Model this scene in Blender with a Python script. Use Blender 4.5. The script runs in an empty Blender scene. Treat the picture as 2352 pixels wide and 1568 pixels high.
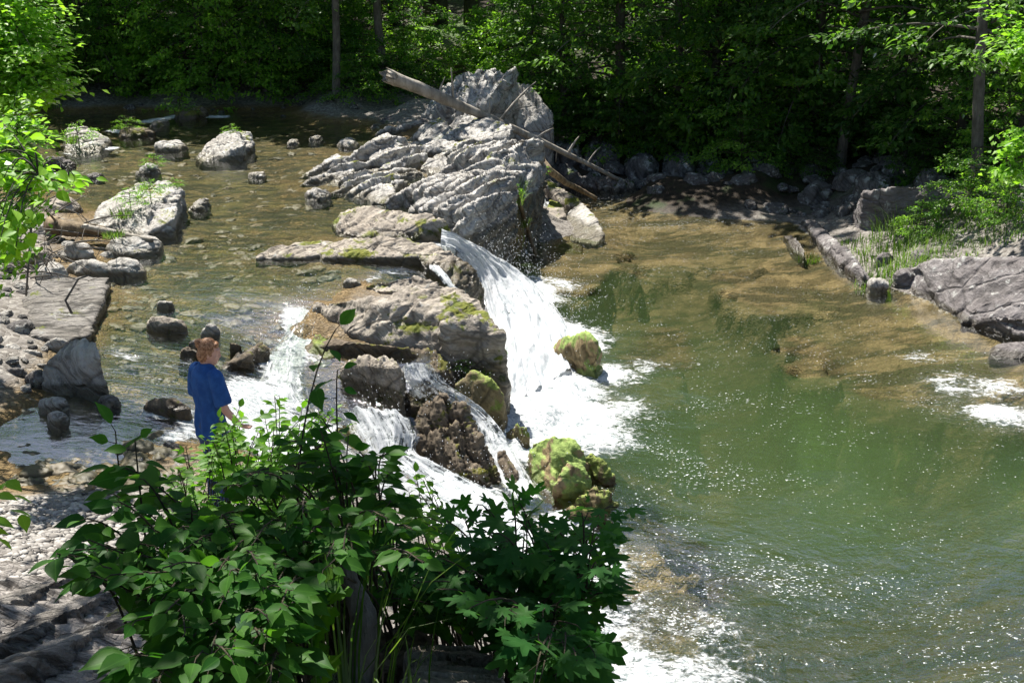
import bpy, bmesh, math, random
import numpy as np
from mathutils import Vector, Matrix
R = math.radians
S = bpy.context.scene
COL = S.collection
random.seed(7)
# ---------------------------------------------------------------- camera
FPX, W2, H2, PITCH, CZ = 2600.0, 1176.0, 784.0, R(19.0), 4.0
cam_d = bpy.data.cameras.new('camera'); cam = bpy.data.objects.new('camera', cam_d); COL.objects.link(cam)
cam.location = (0, 0, CZ); cam.rotation_euler = (R(90) - PITCH, 0, 0)
cam_d.sensor_width = 36; cam_d.lens = FPX * 36 / 2352; cam_d.clip_start = .05; cam_d.clip_end = 600
S.camera = cam
# ---------------------------------------------------------------- light
SUN_EL, SUN_AZ = R(60), R(-30)          # azimuth measured from +Y towards +X
SD = np.array([math.sin(SUN_AZ) * math.cos(SUN_EL), math.cos(SUN_AZ) * math.cos(SUN_EL), math.sin(SUN_EL)])
sun_d = bpy.data.lights.new('sun', 'SUN'); sun_d.energy = 5.0; sun_d.angle = R(.5); sun_d.color = (1, .955, .88)
sun = bpy.data.objects.new('sun', sun_d); COL.objects.link(sun)
sun.rotation_euler = Vector(SD).to_track_quat('Z', 'Y').to_euler()
w = bpy.data.worlds.new('World'); S.world = w; w.use_nodes = True
sky = w.node_tree.nodes.new('ShaderNodeTexSky'); sky.sky_type = 'NISHITA'; sky.sun_disc = False
sky.sun_elevation = SUN_EL; sky.sun_rotation = SUN_AZ
bgn = w.node_tree.nodes['Background']; w.node_tree.links.new(sky.outputs[0], bgn.inputs[0]); bgn.inputs[1].default_value = .065
S.view_settings.view_transform = 'Standard'; S.view_settings.look = 'None'; S.view_settings.gamma = 1
S.view_settings.exposure = 1.10
S.render.engine = 'CYCLES'
S.cycles.max_bounces = 6; S.cycles.transparent_max_bounces = 12; S.cycles.diffuse_bounces = 3
S.cycles.glossy_bounces = 2; S.cycles.transmission_bounces = 3; S.cycles.caustics_reflective = False; S.cycles.caustics_refractive = False
S.cycles.sample_clamp_indirect = 4
# ---------------------------------------------------------------- maths
cp, sp = math.cos(PITCH), math.sin(PITCH)
def ray(px, py):
    u, v = (px - W2) / FPX, (H2 - py) / FPX
    return np.array([u, cp + v * sp, -sp + v * cp])
def P(px, py, z=0.0):
    "world point at height z seen from the viewpoint at this direction"
    d = ray(px, py)
    if d[2] > -.02: d[2] = -.02
    return np.array([0, 0, CZ]) + d * ((z - CZ) / d[2])
def Q(px, py, dist):
    d = ray(px, py); return np.array([0, 0, CZ]) + d / np.linalg.norm(d) * dist
def hsh(i, j, k, s):
    h = (i * 374761393 + j * 668265263 + k * 2147483647 + s * 1274126177) & 0xffffffff
    h = ((h ^ (h >> 13)) * 1274126177) & 0xffffffff
    return ((h ^ (h >> 16)) & 0xffff) / 65535.0
def vn(p, s=0):
    f = np.floor(p); t = p - f; t = t * t * (3 - 2 * t); i, j, k = (f[:, a].astype(np.int64) for a in range(3)); r = 0
    for a in (0, 1):
        wa = t[:, 0] if a else 1 - t[:, 0]
        for b in (0, 1):
            wb = wa * (t[:, 1] if b else 1 - t[:, 1])
            for c in (0, 1):
                r = r + wb * (t[:, 2] if c else 1 - t[:, 2]) * hsh(i + a, j + b, k + c, s)
    return r
def fbm(p, o=4, s=0, g=.5):
    r = 0; a = 1; tot = 0
    for k in range(o):
        r = r + a * vn(p * (2.03 ** k) + 17.3 * k, s + k); tot += a; a *= g
    return r / tot
def ridged(p, o=3, s=0):
    r = 0; a = 1; tot = 0
    for k in range(o):
        r = r + a * (1 - np.abs(2 * vn(p * (2.1 ** k) + 9.1 * k, s + k) - 1)); tot += a; a *= .5
    return r / tot
class Field:
    "smooth surface through control points"
    def __init__(s, pts, c=.35, lam=1e-3):
        p = np.array(pts, float); s.p = p[:, :2]; s.c = c; n = len(p)
        A = np.sqrt(((s.p[:, None] - s.p[None]) ** 2).sum(-1) + c * c)
        M = np.zeros((n + 1, n + 1)); M[:n, :n] = A; M[n, :n] = 1; M[:n, n] = 1
        M[:n, :n] += np.eye(n) * -lam
        s.w = np.linalg.solve(M, np.append(p[:, 2], 0))
    def __call__(s, xy):
        xy = np.atleast_2d(xy); out = np.empty(len(xy))
        for a in range(0, len(xy), 20000):
            q = xy[a:a + 20000]
            out[a:a + 20000] = np.sqrt(((q[:, None] - s.p[None]) ** 2).sum(-1) + s.c ** 2) @ s.w[:-1] + s.w[-1]
        return out
def inpoly(xy, poly):
    x, y = xy[:, 0], xy[:, 1]; r = np.zeros(len(xy), bool); n = len(poly)
    for i in range(n):
        x1, y1 = poly[i]; x2, y2 = poly[(i + 1) % n]
        c = ((y1 > y) != (y2 > y)); r ^= c & (x < (x2 - x1) * (y - y1) / ((y2 - y1) or 1e-9) + x1)
    return r
def segdist(xy, pl):
    d = np.full(len(xy), 1e9)
    for a, b in zip(pl[:-1], pl[1:]):
        a = np.array(a, float); b = np.array(b, float); ab = b - a
        t = np.clip(((xy - a) @ ab) / (ab @ ab + 1e-9), 0, 1)
        d = np.minimum(d, np.linalg.norm(xy - a - t[:, None] * ab, axis=1))
    return d
def norm(v): return v / (np.linalg.norm(v, axis=-1, keepdims=True) + 1e-9)
# ---------------------------------------------------------------- objects
def mesh(V, F, mat=None, smooth=True, att=None, uv=None, name='m'):
    m = bpy.data.meshes.new(name); V = np.asarray(V, np.float32)
    if isinstance(F, np.ndarray):
        k = F.shape[1]; nf = len(F)
        m.vertices.add(len(V)); m.vertices.foreach_set('co', V.ravel())
        m.loops.add(nf * k); m.loops.foreach_set('vertex_index', F.astype(np.int32).ravel())
        m.polygons.add(nf); m.polygons.foreach_set('loop_start', np.arange(0, nf * k, k, dtype=np.int32))
        try: m.polygons.foreach_set('loop_total', np.full(nf, k, np.int32))
        except Exception: pass
    else:
        m.from_pydata(V.tolist(), [], F)
    m.update(calc_edges=True)
    if smooth: m.polygons.foreach_set('use_smooth', np.ones(len(m.polygons), bool))
    for n, a in (att or {}).items():
        t = m.attributes.new(n, 'FLOAT', 'POINT'); t.data.foreach_set('value', np.asarray(a, np.float32))
    if uv is not None:
        l = m.uv_layers.new(name='UVMap'); idx = np.empty(len(m.loops), np.int32); m.loops.foreach_get('vertex_index', idx)
        l.data.foreach_set('uv', np.asarray(uv, np.float32)[idx].ravel())
    if mat: m.materials.append(mat)
    return m
def add(name, m, loc=(0, 0, 0), parent=None, **k):
    o = bpy.data.objects.new(name, m); COL.objects.link(o); o.location = loc
    if parent: o.parent = parent
    tag(o, **k); return o
def tag(o, label=None, cat=None, group=None, kind=None):
    if label: o['label'] = label
    if cat: o['category'] = cat
    if group: o['group'] = group
    if kind: o['kind'] = kind
def copy_tree(o, parent=None):
    c = o.copy(); COL.objects.link(c); c.parent = parent
    for ch in o.children:
        copy_tree(ch, c)
    return c
def grid_faces(nu, nv):
    i = np.arange(nu * nv).reshape(nu, nv)
    return np.stack([i[:-1, :-1], i[1:, :-1], i[1:, 1:], i[:-1, 1:]], -1).reshape(-1, 4)
def tube(path, rad, n=8, closed=True):
    path = np.asarray(path, float); k = len(path); rad = np.broadcast_to(np.asarray(rad, float), (k,)) if np.ndim(rad) < 2 else np.asarray(rad, float)
    T = norm(np.gradient(path, axis=0)); up = np.array([0, 0, 1.]) if abs(T[0, 2]) < .9 else np.array([1., 0, 0])
    V = []
    A = norm(np.cross(T[0], up))
    for i in range(k):
        A = norm(A - T[i] * (A @ T[i])); B = np.cross(T[i], A)
        a = np.linspace(0, 2 * math.pi, n, endpoint=False)[:, None]
        r = rad[i] if np.ndim(rad) == 1 else rad[i][None, :]
        if np.ndim(rad) == 1: V.append(path[i] + rad[i] * (np.cos(a) * A + np.sin(a) * B))
        else: V.append(path[i] + rad[i, 0] * np.cos(a) * A + rad[i, 1] * np.sin(a) * B)
    V = np.concatenate(V); F = []
    for i in range(k - 1):
        for j in range(n):
            F.append((i * n + j, i * n + (j + 1) % n, (i + 1) * n + (j + 1) % n, (i + 1) * n + j))
    if closed: F.append(tuple(range(n))[::-1]); F.append(tuple((k - 1) * n + j for j in range(n)))
    return V, F
def join(parts):
    V = []; F = []; o = 0
    for v, f in parts:
        V.append(v); F += [tuple(int(i) + o for i in q) for q in f]; o += len(v)
    return np.concatenate(V), F
def bez(a, b, c, n=10):
    t = np.linspace(0, 1, n)[:, None]; a, b, c = map(np.asarray, (a, b, c))
    return (1 - t) ** 2 * a + 2 * t * (1 - t) * b + t * t * c
def remesh(V, F, vox, smooth=0, adapt=0):
    m = mesh(V, F); o = bpy.data.objects.new('t', m); COL.objects.link(o)
    md = o.modifiers.new('r', 'REMESH'); md.mode = 'VOXEL'; md.voxel_size = vox
    if smooth:
        sm = o.modifiers.new('s', 'SMOOTH'); sm.iterations = smooth; sm.factor = .5
    dg = bpy.context.evaluated_depsgraph_get(); e = o.evaluated_get(dg)
    r = bpy.data.meshes.new_from_object(e, depsgraph=dg)
    bpy.data.objects.remove(o); bpy.data.meshes.remove(m)
    return r
def vco(m):
    a = np.empty(len(m.vertices) * 3, np.float32); m.vertices.foreach_get('co', a); return a.reshape(-1, 3).astype(float)
def vno(m):
    a = np.empty(len(m.vertices) * 3, np.float32); m.vertices.foreach_get('normal', a); return a.reshape(-1, 3).astype(float)
# ---------------------------------------------------------------- materials
class MT:
    def __init__(s, name):
        s.m = bpy.data.materials.new(name); s.m.use_nodes = True; s.t = s.m.node_tree; s.t.nodes.clear()
        s.out = s.t.nodes.new('ShaderNodeOutputMaterial'); s.co = None
    def n(s, ty, _o=0, **k):
        nd = s.t.nodes.new('ShaderNode' + ty)
        for a, v in k.items():
            if a.startswith('i_'):
                key = a[2:]; key = int(key) if key.isdigit() else key.replace('_', ' ')
                if isinstance(v, bpy.types.NodeSocket): s.t.links.new(v, nd.inputs[key])
                elif isinstance(v, bpy.types.Node): s.t.links.new(v.outputs[0], nd.inputs[key])
                else: nd.inputs[key].default_value = v
            else: setattr(nd, a, v)
        return nd.outputs[_o]
    def obj(s):
        return s.n('TexCoord', 3)
    def geo(s, i=0): return s.n('NewGeometry', i)
    def map(s, v, scale=(1, 1, 1), rot=(0, 0, 0), loc=(0, 0, 0)):
        return s.n('Mapping', i_Vector=v, i_Scale=scale, i_Rotation=rot, i_Location=loc)
    def noise(s, v, sc, det=4, rough=.55, dist=0, o=0):
        return s.n('TexNoise', o, i_Vector=v, i_Scale=sc, i_Detail=det, i_Roughness=rough, i_Distortion=dist)
    def vor(s, v, sc, feat='F1', o=0, rnd=1.0):
        return s.n('TexVoronoi', o, feature=feat, i_Vector=v, i_Scale=sc, i_Randomness=rnd)
    def ma(s, op, a, b=0., c=0., clamp=False):
        return s.n('Math', operation=op, use_clamp=clamp, i_0=a, i_1=b, i_2=c)
    def rng(s, v, a, b, c=0., d=1.):
        return s.n('MapRange', interpolation_type='SMOOTHSTEP', i_0=v, i_1=a, i_2=b, i_3=c, i_4=d)
    def mix(s, f, a, b, mode='MIX'):
        nd = s.t.nodes.new('ShaderNodeMix'); nd.data_type = 'RGBA'; nd.blend_type = mode
        for i, v in ((0, f), (6, a), (7, b)):
            if isinstance(v, bpy.types.NodeSocket): s.t.links.new(v, nd.inputs[i])
            elif i and isinstance(v, (tuple, list)): nd.inputs[i].default_value = tuple(v)[:3] + (1,)
            else: nd.inputs[i].default_value = v
        return nd.outputs[2]
    def ramp(s, v, stops):
        nd = s.t.nodes.new('ShaderNodeValToRGB'); s.t.links.new(v, nd.inputs[0]); e = nd.color_ramp.elements
        while len(e) < len(stops): e.new(.5)
        for q, (p, c) in zip(e, stops): q.position = p; q.color = tuple(c)[:3] + (1,)
        return nd.outputs[0]
    def att(s, name, o=2): return s.n('Attribute', o, attribute_name=name)
    def bump(s, h, st, dist, nrm=None):
        k = dict(i_Height=h, i_Strength=st, i_Distance=dist)
        if nrm is not None: k['i_Normal'] = nrm
        return s.n('Bump', **k)
    def mixs(s, f, a, b): return s.n('MixShader', i_0=f, i_1=a, i_2=b)
    def done(s, sh): s.t.links.new(sh, s.out.inputs[0]); return s.m
    def pr(s, **k):
        kk = {'i_' + a: v for a, v in k.items()}
        return s.n('BsdfPrincipled', **kk)
def c4(c): return tuple(c) + (1,)
def rockmat(name, a, b, lichen=.3, moss=.0, mossc=((.09, .12, .015), (.2, .2, .03)), srot=(.62, -.55, .56), sstr=1., dark=.35, lich=(.46, .46, .43), bump=1., detail=1.):
    t = MT(name); o = t.obj()
    n1 = t.noise(o, 1.7, 9, .62, .3); n2 = t.noise(o, 22, 5, .7); n3 = t.noise(o, 6, 6, .65)
    nf = Vector(srot).normalized(); a_ = nf.orthogonal().normalized(); b_ = nf.cross(a_)
    dt = lambda v, k: t.ma('MULTIPLY', t.n('VectorMath', 1, operation='DOT_PRODUCT', i_0=o, i_1=tuple(v)), k)
    st = t.noise(t.n('CombineXYZ', i_0=dt(a_, 1.), i_1=dt(b_, 1.), i_2=dt(nf, 11.)), 2.4, 6, .62, .35)
    st2 = t.noise(t.n('CombineXYZ', i_0=dt(a_, 2.), i_1=dt(b_, 2.), i_2=dt(nf, 34.)), 2.4, 4, .6, .2)
    cr = t.vor(t.mix(.16, o, t.n('TexNoise', 1, i_Vector=o, i_Scale=2.5, i_Detail=4.)), 1.6, 'DISTANCE_TO_EDGE')
    col = t.mix(t.rng(n1, .3, .7), a, b)
    col = t.mix(t.rng(n2, .42, .8, .0, .5), col, tuple(x * .45 for x in a))
    col = t.mix(t.ma('MULTIPLY', t.rng(st, .38, .54, 1., 0.), min(1., .62 * sstr)), col, tuple(x * dark for x in a))
    col = t.mix(t.ma('MULTIPLY', t.rng(cr, 0., .035, 1., 0.), .6), col, tuple(x * .3 for x in a))
    if lichen > 0:
        l = t.ma('MULTIPLY', t.rng(n3, .64 - lichen * .22, .70 - lichen * .2), t.rng(n1, .42, .55))
        col = t.mix(t.ma('MULTIPLY', l, .8), col, lich)
    nz = t.n('SeparateXYZ', 2, i_0=t.geo(1))
    if moss > 0:
        mm = t.ma('ADD', t.noise(o, 1.9, 7, .65, .4), t.ma('MULTIPLY', nz, .10))
        mf = t.rng(mm, .72 - moss * .35, .78 - moss * .35)
        mc = t.mix(t.rng(t.noise(o, 9, 5, .7), .3, .7), mossc[0], mossc[1])
        col = t.mix(mf, col, mc)
    wet = t.att('wet'); wn = t.rng(t.ma('ADD', wet, t.ma('MULTIPLY', t.ma('SUBTRACT', n3, .5), .6)), .3, .6)
    col = t.mix(t.ma('MULTIPLY', wn, .85), col, t.mix(1., col, (.36, .33, .25), 'MULTIPLY'))
    h = t.ma('ADD', t.ma('MULTIPLY', st, .7 * sstr), t.ma('ADD', t.ma('MULTIPLY', n2, .25), t.ma('MULTIPLY', st2, .45 * sstr)))
    h = t.ma('ADD', h, t.ma('ADD', t.ma('MULTIPLY', n3, .8), t.rng(cr, 0., .05, -.35, 0.)))
    nb = t.bump(h, .9, .06 * bump)
    return t.done(t.pr(Base_Color=col, Roughness=t.rng(wn, 0., 1., .85, .32), Normal=nb, Specular_IOR_Level=.35))
M = {}
M['grey'] = rockmat('grey_schist', (.40, .375, .34), (.62, .595, .555), .35, .14, sstr=1.25)
M['greywarm'] = rockmat('warm_schist', (.31, .265, .215), (.47, .42, .355), .2, .34, srot=(.35, -.5, .8))
M['brown'] = rockmat('wet_brown_rock', (.13, .10, .068), (.25, .20, .145), 0, .42, mossc=((.075, .08, .012), (.16, .15, .025)), sstr=.7)
M['mossy'] = rockmat('moss_rock', (.17, .13, .065), (.30, .24, .13), 0, .6, mossc=((.13, .17, .03), (.30, .36, .09)), sstr=.5)
M['tan'] = rockmat('tan_boulder', (.27, .20, .10), (.42, .32, .18), 0, .68, mossc=((.14, .22, .05), (.36, .46, .13)), sstr=.5)
M['violet'] = rockmat('violet_slate', (.15, .132, .128), (.26, .238, .232), .4, .0, srot=(-.55, -.3, .75), sstr=.9)
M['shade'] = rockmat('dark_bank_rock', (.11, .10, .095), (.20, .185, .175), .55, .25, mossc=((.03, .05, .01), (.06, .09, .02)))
M['slate'] = rockmat('layered_slate', (.20, .18, .155), (.34, .315, .29), .1, .12, srot=(-.5, .78, .38), sstr=1.4, dark=.2)
M['pale'] = rockmat('pale_boulder', (.38, .355, .315), (.56, .53, .49), .5, .1)
def leafmat(name, a, b, tr=.45, tcol=None, gloss=.25):
    t = MT(name); o = t.obj(); r = t.ma('ADD', t.att('rnd'), t.ma('MULTIPLY', t.ma('SUBTRACT', t.noise(o, 60, 4, .6), .5), .7), clamp=True); col = t.mix(t.ma('MULTIPLY', t.rng(t.att('ed'), .0, .012, 1., 0.), t.att('vein')), t.mix(r, a, b), tuple(min(1, x * 2.2) for x in b))
    tc = t.mix(r, tcol or tuple(min(1, x * y) for x, y in zip(a, (2.2, 2.4, .8))), tcol or tuple(min(1, x * y) for x, y in zip(b, (2.2, 2.4, .8))))
    d = t.n('BsdfDiffuse', i_Color=col); tl = t.n('BsdfTranslucent', i_Color=tc)
    s = t.mixs(tr, d, tl)
    g = t.n('BsdfGlossy', i_Color=(1, 1, 1, 1), i_Roughness=.42)
    f = t.n('Fresnel', i_0=1.4)
    return t.done(t.mixs(t.ma('MULTIPLY', f, gloss), s, g))
M['leaf_far'] = leafmat('forest_leaves', (.028, .078, .016), (.10, .20, .030), .5)
M['leaf_far2'] = leafmat('forest_leaves_pale', (.06, .15, .028), (.19, .33, .05), .6)
M['leaf_dark'] = leafmat('broad_leaves', (.022, .085, .014), (.060, .15, .022), .45, gloss=.12)
M['leaf_maple'] = leafmat('maple_leaves', (.022, .090, .020), (.050, .14, .030), .45, gloss=.10)
M['leaf_small'] = leafmat('small_leaves', (.06, .16, .014), (.13, .26, .025), .5)
M['leaf_sun'] = leafmat('sun_tinted_leaves', (.12, .26, .025), (.22, .38, .045), .5)  # sunlight put into the leaf colour: a lighter, yellower green
M['grass'] = leafmat('grass_blades', (.04, .10, .015), (.12, .19, .035), .4)
def barkmat(name, a, b, sc=6.):
    t = MT(name); o = t.obj(); n = t.noise(t.map(o, (1, 1, .25)), sc * 2, 7, .7); n2 = t.noise(o, sc * .4, 4)
    col = t.mix(t.rng(n, .35, .65), a, b); col = t.mix(t.rng(n2, .4, .7, 0., .6), col, tuple(x * .5 for x in a))
    return t.done(t.pr(Base_Color=col, Roughness=.9, Normal=t.bump(n, .8, .03)))
M['bark'] = barkmat('bark', (.05, .042, .032), (.13, .115, .095))
M['bark_light'] = barkmat('pale_bark', (.09, .078, .065), (.20, .18, .155))
M['dead'] = barkmat('bleached_log', (.22, .19, .15), (.46, .42, .36), 3.)
M['deadbrown'] = barkmat('brown_driftwood', (.13, .09, .05), (.34, .26, .16), 5.)
M['twig'] = barkmat('twig', (.035, .028, .015), (.09, .07, .035), 20.)
# ---------------------------------------------------------------- ground
PZ = -1.3                                   # pool level
def PP(l): return [np.append(P(q[0], q[1], PZ)[:2], q[2]) if (q[2] < -1.32 and q[0] > 1290) else P(*q) for q in l]
def shal(l): return [(x, y, z * .45 if (x < 1010 and y < 830 and -.5 < z < -.08) else z) for x, y, z in l]
bed = PP(shal([(100, 270, -.12), (300, 270, -.12), (300, 350, -.3), (600, 300, -.35), (600, 400, -.4), (850, 320, -.2), (150, 460, -.1), (500, 480, -.45),
  (700, 480, -.32), (450, 600, -.42), (350, 640, -.25), (620, 600, -.3), (450, 720, -.35), (300, 800, -.32), (600, 700, -.35), (850, 640, -.3), (700, 660, -.35),
  (350, 880, -.27), (480, 880, -.35), (250, 950, -.12), (100, 1000, -.1), (150, 1080, -.08), (50, 1100, -.06), (300, 1000, -.14), (430, 1000, -.2),
  (0, 560, .22), (60, 700, .15), (0, 850, .2), (-250, 700, .6), (0, 480, .2), (150, 560, .08), (230, 640, -.1), (20, 1180, .02), (200, 1190, .0), (380, 1120, -.09), (200, 1350, .2),
  (50, 1500, .45), (400, 1500, .5), (450, 1300, .22), (560, 1250, -.12), (505, 1200, -.28), (500, 1100, -.2), (620, 1100, -.2),
  (650, 850, -.5), (750, 920, -.65), (850, 950, -.85), (900, 850, -.5), (900, 1050, -1.15), (1000, 1050, -1.4), (1100, 1000, -1.5), (1200, 1150, -1.8), (1000, 1200, -1.5),
  (800, 1100, -.9), (720, 1200, -.5), (650, 1400, .35), (900, 1400, -.3), (1100, 1500, -.8), (1300, 1350, -1.7), (1400, 1300, -1.75), (1300, 1568, -1.7),
  (1000, 700, -.35), (950, 560, -.3), (900, 450, -.2), (1000, 350, -.1), (1100, 420, -.2), (1160, 700, -1.9), (1250, 800, -2.1), (1250, 950, -2.2), (1200, 620, -1.7),
  (1240, 350, -.9), (1270, 430, -1.3), (1700, 1000, -3.3), (1900, 1050, -3.3), (2000, 1200, -3.1), (2150, 1080, -3.1), (2300, 1060, -2.7), (1750, 1230, -3.0), (1950, 1320, -2.5), (2150, 1300, -2.5), (1850, 920, -3.0), (1400, 960, -2.6), (1420, 720, -2.1), (1650, 730, -2.1), (1800, 740, -2.0), (1600, 850, -2.9), (1500, 1050, -3.0), (1500, 700, -2.2), (1700, 650, -1.75),
  (1850, 600, -1.6), (1650, 560, -1.6), (1500, 520, -1.65), (1350, 560, -1.45), (1330, 480, -1.4), (1900, 700, -1.6), (2100, 780, -1.5), (2300, 850, -1.5), (2300, 950, -1.7), (1950, 830, -1.8), (2100, 960, -2.6),
  (1450, 1190, -1.6), (1400, 1130, -1.55), (1560, 1260, -1.65), (1520, 1370, -1.65), (1620, 1300, -2.6), (1650, 1200, -2.9), (1500, 1500, -1.8), (1800, 1500, -2.0), (2100, 1500, -1.9), (2300, 1400, -1.9), (2300, 1200, -2.7), (2600, 1300, -2.2),
  (1400, 430, -1.4), (1600, 432, -1.27), (1800, 465, -1.27), (1920, 490, -1.27), (1500, 370, -.5), (1750, 370, -.4), (1950, 410, -.55), (2200, 450, -.3), (2352, 460, -.1), (2500, 470, .2),
  (2100, 620, -1.05), (2000, 560, -1.12), (2250, 640, -.9), (2352, 620, -.6), (2400, 790, -1.38), (2200, 745, -1.45), (2300, 775, -1.45), (2120, 690, -1.42), (2450, 800, -1.45), (2600, 700, -.3), (2700, 900, -.8),
  (100, 244, .14), (300, 240, .14), (500, 243, .12), (700, 248, .10), (900, 262, .05), (150, 205, .5), (450, 208, .5), (750, 215, .5), (1130, 300, .1), (950, 215, .6), (1100, 150, .95), (1050, 75, 1.7)]))
bed0 = None
bed += [np.array(q, float) for q in [(1.0, 24.5, -1.5), (2, 25.4, -1.55), (3, 25.8, -1.5), (1.2, 26.8, -1.1), (2.2, 27.6, -.9), (1.4, 30, 0), (-20, 38, 1.4), (-8, 38, 1.5), (8, 40, 2.0), (16, 38, 2.2), (25, 36, 2.2), (-25, 60, 7), (0, 60, 7.5), (25, 60, 8), (-50, 50, 6), (50, 50, 7), (-50, 100, 22), (0, 110, 26), (50, 100, 22), (-20, 26, .4), (-12, 15, .9), (-10, 8, 1.2),
  (0, 0, 2.3), (0, 2, 2.2), (-1, 3, 1.7), (-.1, 2.8, 1.9), (.7, 2.9, 1.7), (-2.6, 3, 1.0), (-.3, 3.8, .9), (-1.6, 4.4, .55), (1.5, 5.2, -1.1), (3, 5, -1.7), (2.6, 3, -.2), (1, 4.1, 0.1), (2, 2, 1.3), (5, 2, .6), (6, 5, -1.8), (0, -6, 3), (-8, -4, 3), (8, -4, 3), (10, 3, -.5), (16, 8, -1.0), (22, 16, .0), (-6, 3, 1.6), (-.2, 5.1, -.2), (.5, 6.2, -1.2), (-.8, 5.8, -.1), (40, 20, 2), (-40, 10, 3), (-40, -20, 4), (40, -20, 4), (0, -30, 5)]]
BED = Field(bed, .3, .25)
# water level of the upper river, running down to the crest of the falls
riv = PP([(100, 270, .07), (400, 270, .07), (800, 270, .04), (600, 300, .04), (200, 380, .04), (500, 500, 0), (850, 450, -.02), (950, 520, -.12), (1040, 562, -.25), (700, 620, -.06), (950, 620, -.12),
  (1050, 680, -.35), (620, 700, -.1), (700, 700, -.14), (650, 800, -.36), (450, 800, -.1), (380, 960, -.12), (600, 960, -.42), (250, 1000, -.05), (850, 790, -.36), (780, 760, -.3), (500, 900, -.17), (100, 1000, -.02), (60, 700, .0), (950, 350, .0),
  (480, 1040, -.25), (700, 1000, -.62), (930, 850, -.42), (820, 960, -.72), (720, 640, -.08)])
RIV = Field(riv, .5, .15)
th = np.concatenate([np.linspace(-115, -34, 70, endpoint=False), np.linspace(-34, 34, 560, endpoint=False), np.linspace(34, 115, 70)]) * math.pi / 180
rr = np.concatenate([[.05, .3, .6], np.geomspace(1, 5, 60, endpoint=False), np.geomspace(5, 45, 520, endpoint=False), np.geomspace(45, 220, 60)])
RRm, TH = np.meshgrid(rr, th, indexing='ij'); X = (RRm * np.sin(TH)).ravel(); Y = (RRm * np.cos(TH)).ravel()
XY = np.stack([X, Y], 1)
SHELF = [([P(x, y, PZ)[:2] for x, y in pl], zt, sf) for pl, zt, sf in [([(1395, 780), (1470, 755), (1560, 770), (1610, 830), (1560, 865), (1430, 850)], -1.85, .25), ([(1800, 810), (1850, 785), (1905, 795), (1920, 850), (1840, 862)], -1.5, .15), ([(1890, 810), (2010, 765), (2170, 790), (2260, 850), (2190, 900), (2080, 935), (1950, 905)], -1.7, .2),
   ([(1640, 640), (1760, 590), (1900, 620), (1880, 690), (1720, 710)], -1.5, .2), ([(1400, 1190), (1440, 1120), (1500, 1150), (1590, 1250), (1660, 1330), (1640, 1430), (1500, 1500), (1400, 1400)], -1.6, .2), ([(1190, 620), (1250, 560), (1400, 550), (1460, 600), (1390, 670), (1240, 670)], -1.42, .2), ([(1450, 560), (1560, 530), (1650, 560), (1600, 610), (1480, 610)], -1.6, .25)]]
def ground_raw(XY):
    z = BED(XY); p3 = np.c_[XY, np.zeros(len(XY))]
    for pl, zt, sf in SHELF:
        c = np.mean(pl, 0); near = np.hypot(*(XY - c).T) < 3.5
        if near.any():
            q = XY[near]; d = segdist(q, pl + [pl[0]]) * np.where(inpoly(q, pl), 1, -1) + (fbm(np.c_[q * 1.7, q[:, 0] * 0], 5, 31) - .5) * 1.5
            f = np.clip(d / (sf * 1.6) + .5, 0, 1); f = f * f * (3 - 2 * f); z[near] = np.maximum(z[near], z[near] * (1 - f) + zt * f)
    far = np.clip((np.hypot(XY[:, 0], XY[:, 1]) - 60) / 60, 0, 1); z = z * (1 - far) + (5 + 18 * np.clip(XY[:, 1] / 120, -.2, 1)) * far
    n = (fbm(p3 * .9, 4, 3) - .5) * .16 + (ridged(p3 * 2.3, 3, 5) - .55) * .06
    dry = np.clip((z - PZ) * 2, .25, 1)
    return z + n * dry
Z = ground_raw(XY)
p3 = np.c_[XY, Z]
# foreground slate strata: thin tilted steps
sm = np.clip(1 - segdist(XY, [P(-100, 1500, .4)[:2], P(420, 1380, .3)[:2]]) / 1.25, 0, 1)
s = (X * -.55 + Y * .83) * 3.2 + .8 * fbm(p3 * 1.2, 3, 8)
Z = Z + np.clip(sm * 2, 0, 1) * ((s - np.floor(s)) * .13 + ((s * 3.1) % 1) * .035 - .06)
under = np.where((Y > 6) & (X > -2) & (Z < -1.0), PZ, 0) - Z
wl = np.where(Z < -.9, PZ, 0.0)
soil = np.clip(np.maximum((Y - np.where(X > 1.5, 22.8, 33.8)) / 1.5 + (fbm(p3 * .5, 3, 2) - .5), np.clip((Z - 1.0) / .5, 0, 1) * (Y < 6)), 0, 1)
V = np.c_[X, Y, Z]
t = MT('riverbed'); o = t.obj()
wob = t.mix(.22, o, t.n('TexNoise', 1, i_Vector=o, i_Scale=3.0, i_Detail=3.))
v1 = t.vor(wob, 5.5, o=1); d1 = t.vor(wob, 5.5, 'DISTANCE_TO_EDGE'); v2 = t.vor(wob, 24., o=1); d2 = t.vor(wob, 24., 'DISTANCE_TO_EDGE')
r1 = t.n('SeparateColor', 0, i_0=v1); r2 = t.n('SeparateColor', 1, i_0=v2)
big = t.noise(o, .55, 6, .62, .6); med = t.noise(o, 2.2, 5, .65); fin = t.noise(o, 30, 4, .7)
stone = t.ramp(t.mix(.55, r1, r2), [(.15, (.05, .042, .018)), (.4, (.11, .08, .03)), (.6, (.20, .14, .055)), (.85, (.30, .22, .115)), (1., (.14, .13, .075))])
stone = t.mix(t.ma('MULTIPLY', t.rng(d2, 0, .09, 1., 0.), .75), stone, (.03, .026, .012))
alg = t.mix(t.rng(med, .40, .60), (.032, .042, .014), (.135, .118, .036))
wetc = t.mix(t.rng(big, .36, .6, .1, .75), stone, alg)
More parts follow.
